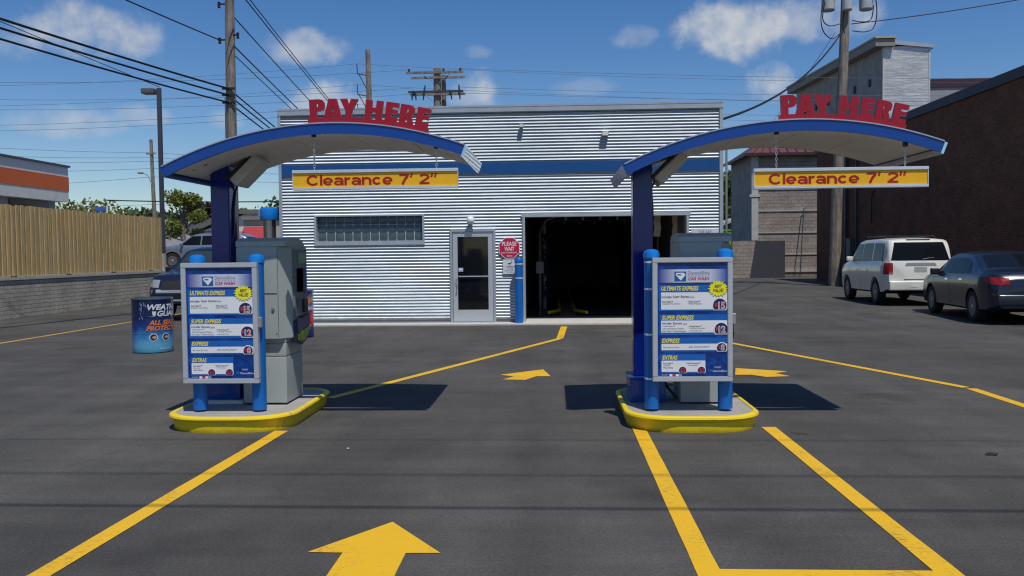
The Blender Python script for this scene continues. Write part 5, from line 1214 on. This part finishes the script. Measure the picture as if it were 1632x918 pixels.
LG = leaf_mat('spring_leaves', (.15, .19, .035), (.24, .26, .05)); DG = leaf_mat('dark_leaves', (.05, .09, .03), (.09, .13, .04)); YG = leaf_mat('yellow_green_leaves', (.22, .20, .03), (.15, .18, .04)); RD = leaf_mat('purple_leaves', (.03, .012, .015), (.04, .02, .02))
tree(-25.2, 57, 1, 5.0, 2.9, 'small light green tree behind the far end of the fence', LG, 3, 4200, .15)
tree(-47.5, 85, 1, 5.6, 9, 'yellowish green tree beside the orange banded store', YG, 5, 3200, .3)
tree(-52, 112, 1, 6.2, 9, 'olive green tree above the fence between the store and the lamp', DG, 6, 2400, .4)
tree(-47, 116, 1, 6.3, 10, 'broad dark tree above the fence near the street lamp', DG, 7, 2400, .4)
tree(-56.5, 114, 1, 6.4, 9, 'dark tree just right of the orange banded store', DG, 8, 2400, .4)
tree(-34.5, 84, 1, 6.2, 3.6, 'small purple leaved tree just left of the left canopy column', RD, 9, 1800, .25)
tree(-35.5, 95, 1, 6.0, 5, 'green tree rising right of the wooden utility pole', LG, 10, 2600, .3)
tree(-38, 118, 1, 7.4, 11, 'dark tree left of the blue capped vacuum', DG, 11, 2600, .4)
tree(-33, 120, 1, 7.2, 9, 'dark tree directly behind the blue capped vacuum', DG, 12, 2600, .4)
tree(15.3, 79, 0, 9.2, 6, 'dark green tree in the gap right of the car wash', DG, 13, 3000, .28)
tree(18.5, 90, 0, 9.0, 7, 'dark green tree behind the grey shed', DG, 14, 2400, .35)

# ================================================================== POLES AND WIRES
def cab(mb, a, b, sag, r, n=24):
    a, b = Vector(a), Vector(b); pts = []
    for i in range(n+1):
        t = i/n; p_ = a.lerp(b, t); p_.z -= sag*4*t*(1-t); pts.append(p_)
    mb.tube(pts, r, 5)
def wire(a, b, sag, r, label, m=WIRE, group='overhead wires', n=24):
    mb = MB(); cab(mb, a, b, sag, r, n)
    o = mb.build('overhead_wire', m, smooth=3.0); base = Vector(a)
    for v in o.data.vertices: v.co -= base
    o.location = base; return tag(o, label, 'wire', group)
# big pole left
PLX, PLY = -9.13, 24.0
t = thing('utility_pole', 'tall weathered wooden utility pole left of the car wash, rising behind the left canopy', 'utility pole', (PLX, PLY, 0), 'utility poles')
m = MB(); m.tube([(PLX-.03, PLY, 0), (PLX-.01, PLY, 4), (PLX+.02, PLY, 8), (PLX+.06, PLY, 11.5)], [.17, .15, .13, .11], 16); m.build('trunk', POLE, t, smooth=True)
for zz, s_ in ((7.62, -1), (8.62, -1), (7.75, 1)):
    m = MB(); m.tube([(PLX+s_*.1, PLY-.05, zz), (PLX+s_*.24, PLY-.05, zz)], .025, 6); m.lathe([(.03, -.11), (.05, -.08), (.03, -.05), (.05, -.02), (.03, .01), (.05, .04), (.02, .07)], (PLX+s_*.26, PLY-.05, zz), 10)
    m.build('insulator', mat('brown_porcelain', (.05, .02, .02), .25), t, smooth=.5)
m = MB(); m.tube([(PLX-.17, PLY-.04, 2.2), (PLX-.15, PLY-.05, 6.0)], .012, 5); 
for zz in (5.84, 6.05, 6.23): m.box(PLX-.18, PLX+.18, PLY-.19, PLY-.14, zz-.03, zz+.03)
m.build('cable_clamp', WIRE, t)
FAR = (-15.6, 84); NEAR = (-14.6, -5)
for zz, r, lb in ((6.23, .028, 'top'), (6.05, .026, 'middle'), (5.84, .024, 'lowest')):
    wire((PLX, PLY-.17, zz), (NEAR[0], NEAR[1], zz+.6), .35, r, lb+' thick black cable running from the left utility pole toward the upper left')
    wire((PLX, PLY-.17, zz), (FAR[0], FAR[1], zz-.3), .5, .022, lb+' thick black cable running from the left utility pole down behind the canopy')
wire((PLX-.26, PLY, 7.62), (NEAR[0], NEAR[1], 8.6), .3, .018, 'thin wire rising from the left utility pole insulator to the top left')
wire((-11.2, 24, 6.35), (NEAR[0]-1, NEAR[1], 8.9), .25, .010, 'very thin wire beside the three thick cables at upper left')
for k, (x_, z_, r) in enumerate(((-8.72, 8.85, .018), (-8.60, 8.85, .016), (-9.0, 8.28, .018), (-9.0, 7.45, .020), (-9.0, 7.2, .014))):
    wire((x_, 24, z_), (x_-6.1, 84, z_-.2), .4, r, ('first', 'second', 'third', 'fourth', 'fifth')[k]+' from the top of the wires slanting down right from the left utility pole')
    if k < 2: wire((x_, 24, z_), (x_-4, -5, z_+1.5), .3, r, ('upper', 'lower')[k]+' top wire leaving the frame above the left utility pole')
t = thing('utility_pole', 'plain wooden utility pole far behind the car wash building, hidden by it', 'utility pole', (FAR[0], FAR[1], 0), 'utility poles')
m = MB(); m.tube([(FAR[0], FAR[1], 0), (FAR[0], FAR[1], 9.4)], [.18, .13], 10); m.build('trunk', POLE, t, smooth=True)
m = MB(); m.box(FAR[0]-1.2, FAR[0]+1.4, FAR[1]-.15, FAR[1]-.05, 8.6, 8.75); m.build('crossarm', POLE, t)
# crossarm pole behind the building
CX, CY = -6.05, 45.0
t = thing('utility_pole', 'utility pole with two pairs of crossarms behind the car wash roof', 'utility pole', (CX, CY, 0), 'utility poles')
m = MB(); m.tube([(CX, CY, 0), (CX, CY, 11.25)], [.26, .19], 12); m.tube([(CX+.33, CY+.1, 8.3), (CX+.33, CY+.1, 10.9)], .12, 10); m.build('trunk', POLE, t, smooth=True)
for zz, x0, x1, mt_ in ((11.0, -7.65, -4.65, POLE), (10.73, -7.4, -4.55, POLE), (10.0, -7.55, -4.65, DKSTEEL), (9.86, -7.45, -4.55, POLE)):
    m = MB(); m.box(x0, x1, CY-.30, CY-.20, zz-.055, zz+.055); m.build('crossarm', mt_, t)
for s_ in (-1, 1):
    for zz in (11.0, 10.0): m = MB(); m.tube([(CX+s_*.15, CY-.32, zz-.55), (CX+s_*.75, CY-.32, zz-.05)], .022, 5); m.build('brace', GALV, t)
ins = mat('dark_insulator', (.03, .04, .06), .3)
for q in (-7.5, -5.68, -4.8):
    m = MB(); m.lathe([(.03, 0), (.07, .03), (.05, .08), (.07, .11), (.02, .16)], (q, CY-.25, 11.056), 10); m.build('insulator', ins, t, smooth=.5)
for q, lean in ((-7.35, .12), (-7.12, -.14), (-6.75, .12), (-5.25, -.12), (-4.82, -.05)):
    m = MB(); m.tube([(q, CY-.35, 9.65-.1), (q+lean*.4, CY-.36, 9.95), (q+lean, CY-.36, 10.32 if q in (-6.75, -4.82) else 10.05)], [.03, .06, .03], 7); m.build('fuse_cutout', ins, t, smooth=True)
m = MB(); m.tube([(CX-.8, CY-.3, 9.1), (CX-.3, CY-.3, 9.2), (CX+.5, CY-.3, 9.15), (CX+1.0, CY-.3, 9.2), (CX+1.25, CY-.3, 9.0)], .025, 5); m.build('line_jumper', GALV, t)
# side-bracket pole
t = thing('utility_pole', 'slender utility pole with side brackets between PAY and HERE of the left sign', 'utility pole', (-12.9, 60, 0), 'utility poles')
m = MB(); m.tube([(-12.75, 60, 0), (-12.95, 60, 15.9)], [.3, .17], 12); m.build('trunk', POLE, t, smooth=True)
for k, zz in enumerate((14.1, 12.65, 11.3)):
    m = MB(); m.tube([(-12.9, 60, zz), (-13.7, 60, zz+.18)], .05, 6); m.tube([(-13.7, 60, zz+.1), (-13.74, 60, zz+.85)], .035, 6); m.tube([(-13.6, 60, zz+.1), (-12.95, 60, zz-1.15)], .03, 5); m.build('bracket', ins, t, smooth=True)
m = MB(); m.rbox(-13.5, -13.15, 59.8, 60.2, 9.9, 10.5, .08); m.build('transformer', GALV, t, smooth=True)
# far wires running across, behind
far = [((-48, 45, 12.1), (-7.5, 44.7, 11.15)), ((-48, 45, 11.2), (-7.3, 44.7, 10.2)), ((-48, 45, 10.45), (-7.2, 44.7, 9.9)), ((-48, 45, 8.9), (-7.2, 44.7, 9.3)),
       ((-4.7, 44.7, 11.15), (60, 47, 10.7)), ((-4.8, 44.7, 10.2), (60, 47, 9.9)), ((-4.8, 44.7, 9.9), (60, 47, 9.6)), ((-5.3, 44.7, 9.1), (60, 47, 9.0))]
ORD = ('highest', 'second highest', 'third highest', 'lowest')
for k, (a, b) in enumerate(far): wire(a, b, .7, .009, ORD[k % 4]+' thin line wire '+('left' if k < 4 else 'right')+' of the crossarm pole behind the roof', WIREG, 'thin line wires to the crossarm pole', 30)
for zz, o_ in ((14.95, 'highest'), (13.5, 'middle'), (12.1, 'lowest')):
    wire((-13.74, 60, zz), (-75, 61, zz+.6), 1.2, .011, o_+' thin line wire running left from the side bracket pole', WIREG, 'thin line wires to the side bracket pole', 30)
    wire((-13.74, 60, zz), (80, 66, zz-.3), 1.5, .011, o_+' thin line wire running right from the side bracket pole', WIREG, 'thin line wires right of the side bracket pole', 30)
# lamp-side pole far left
FX, FY = -33.4, 70
t = thing('utility_pole', 'distant wooden pole with a small arm street lamp beyond the fence', 'utility pole', (FX, FY, 1), 'utility poles')
m = MB(); m.tube([(FX+.1, FY, 1), (FX-.1, FY, 11.3)], [.2, .13], 10); m.build('trunk', POLE, t, smooth=True)
m = MB(); m.box(FX-.45, FX+.3, FY-.2, FY-.1, 10.05, 10.2); m.build('crossarm', POLE, t)
m = MB(); m.tube([(FX, FY-.1, 7.4), (FX-.35, FY-.2, 8.3), (FX-.75, FY-.3, 8.55)], .04, 6); m.build('lamp_arm', GALV, t, smooth=True)
m = MB(); m.rbox(FX-1.1, FX-.7, FY-.5, FY-.2, 8.42, 8.6, .06); m.build('lamp_head', GALV, t, smooth=True)
for k, (z0, z1) in enumerate(((12.3, 10.2), (11.3, 9.8), (10.5, 9.5), (9.5, 8.9), (7.6, 8.2), (6.5, 5.9))):
    wire((-62, 69, z0), (FX, 69.9, z1), .4, .014, ('highest', 'second', 'third', 'fourth', 'fifth', 'lowest')[k]+' from the top of the thin wires left of the distant lamp pole', WIREG, 'thin wires at the distant lamp pole')
    wire((FX, 69.9, z1), (12, 72, z1+.2), .9, .014, ('highest', 'second', 'third', 'fourth', 'fifth', 'lowest')[k]+' from the top of the thin wires right of the distant lamp pole', WIREG, 'thin wires right of the distant lamp pole')
wire((-30, 56, 5.35), (-6, 58, 5.6), .3, .04, 'thick dark cable low over the left background trees')
# right pole with transformers
RX, RY = 11.85, 36.0
t = thing('utility_pole', 'big wooden pole with three grey transformers in front of the brick building', 'utility pole', (RX-.2, RY, 0), 'utility poles')
m = MB(); m.tube([(RX-.22, RY, 0), (RX-.12, RY, 4), (RX+.1, RY, 9), (RX+.25, RY, 14.5)], [.24, .22, .19, .16], 16); m.build('trunk', POLE, t, smooth=True)
for q, dy in ((11.33, 0), (12.85, 0), (11.98, -.6)):
    zb = 11.3 if dy == 0 else 11.2; rr = .27 if dy == 0 else .2
    m = MB(); m.lathe([(rr-.03, zb), (rr, zb+.04), (rr, zb+.9), (rr+.02, zb+.92), (rr-.02, zb+1.0), (.05, zb+1.03)], (q, RY+dy+(.25 if dy else 0), 0), 20); m.build('transformer', mat('transformer_grey', (.42, .45, .46), .45), t, smooth=.6)
m = MB(); m.box(11.0, 13.3, RY-.28, RY-.18, 11.9, 12.02); m.build('crossarm', POLE, t)
loops = [[(11.1, 11.9), (10.95, 11.0), (11.05, 10.4), (11.4, 10.1), (11.75, 10.35), (11.85, 10.6)], [(11.1, 11.6), (11.02, 10.9), (11.3, 10.62), (11.8, 10.72)], [(13.1, 11.9), (13.18, 11.1), (13.05, 10.5), (12.7, 10.35), (12.2, 10.4)], [(13.05, 11.4), (12.95, 10.85), (12.6, 10.75), (12.2, 10.82)], [(11.85, 11.2), (11.83, 10.6), (11.9, 10.3)]]
m = MB()
for lp in loops:
    pts = []
    for i in range(len(lp)-1):
        p0 = lp[max(i-1, 0)]; p1 = lp[i]; p2 = lp[i+1]; p3 = lp[min(i+2, len(lp)-1)]
        for k in range(5):
            u = k/5; c = [.5*((2*p1[j])+(-p0[j]+p2[j])*u+(2*p0[j]-5*p1[j]+4*p2[j]-p3[j])*u*u+(-p0[j]+3*p1[j]-3*p2[j]+p3[j])*u**3) for j in (0, 1)]; pts.append((c[0], RY-.3, c[1]))
    pts.append((lp[-1][0], RY-.3, lp[-1][1])); m.tube(pts, .022, 6)
m.build('cable_loop', WIRE, t, smooth=True)
wire((11.85, RY-.25, 10.45), (3.54, 18.4, 4.28), .55, .03, 'thick black service cable drooping from the transformer pole to the car wash corner')
wire((12.2, RY-.2, 10.7), (30, 33, 13.6), .5, .02, 'dark wire rising to the right from the transformer pole')
wire((11.6, RY-.1, 10.4), (11.35, 52, 7.0), .2, .01, 'thin wire dropping behind the transformer pole', WIREG)
wire((3.54, 18.6, 4.28), (-5.8, 18.9, 4.75), .02, .01, 'thin cable lying along the top of the car wash roof edge', WIREG)
# lot lamp
LX, LY = -14.95, 32.0
t = thing('street_lamp', 'dark square lot lamp post with one shoebox head behind the fence', 'street lamp', (LX, LY, 1))
m = MB(); m.rbox(LX-.07, LX+.07, LY-.07, LY+.07, 1.0, 7.92, .012); m.build('post', DKSTEEL, t, smooth=True)
m = MB(); m.box(LX-.14, LX-.071, LY-.04, LY+.04, 7.72, 7.82); m.build('arm', DKSTEEL, t)
m = MB(); m.rbox(LX-.62, LX-.141, LY-.2, LY+.2, 7.70, 7.90, .03); m.build('lamp_head', mat('lamp_bronze', (.10, .10, .10), .5), t, smooth=True)
# overhead service wires behind the camera whose shadows cross the lot
for yy, hh, r, lb in ((1.72, 7.2, .016, 'thick'), (3.55, 7.2, .006, 'thin'), (2.45, 7.2, .006, 'thinner'), (2.75, 6.6, .005, 'thinnest')):
    wire((-32, yy+.25, hh+.4), (32, yy-.1, hh+.3), .35, r, lb+' cable crossing high above the near lot, out of frame overhead', group='cables overhead of the near lot')
# small litter and stones on the lot
rnd = random.Random(12)
for k, (x_, y_, lb) in enumerate(((3.16, 6.3, 'flat dark scrap of debris on the asphalt right of the right island'), (-1.6, 6.45, 'tiny pale pebble on the asphalt beside the left yellow line'), (1.98, 7.0, 'twig on the yellow line in front of the right island'))):
    m = MB()
    if k == 0: m.add([(x_-.05, y_-.02, .008), (x_+.03, y_-.03, .008), (x_+.06, y_+.01, .012), (x_-.02, y_+.03, .01), (x_, y_, .02)], [(0, 1, 4), (1, 2, 4), (2, 3, 4), (3, 0, 4), (0, 3, 2, 1)])
    elif k == 1: m.lathe([(.004, 0.0), (.010, .004), (.009, .010), (.003, .013)], (x_, y_, .002), 7)
    else: m.tube([(x_-.05, y_+.03, .008), (x_, y_, .01), (x_+.07, y_-.01, .008)], .003, 5)
    single(('scrap', 'pebble', 'twig')[k], m, mat('debris%d' % k, ((.02,)*3, (.5,)*3, (.05, .04, .03))[k], .9), lb, ('debris', 'pebble', 'twig')[k])
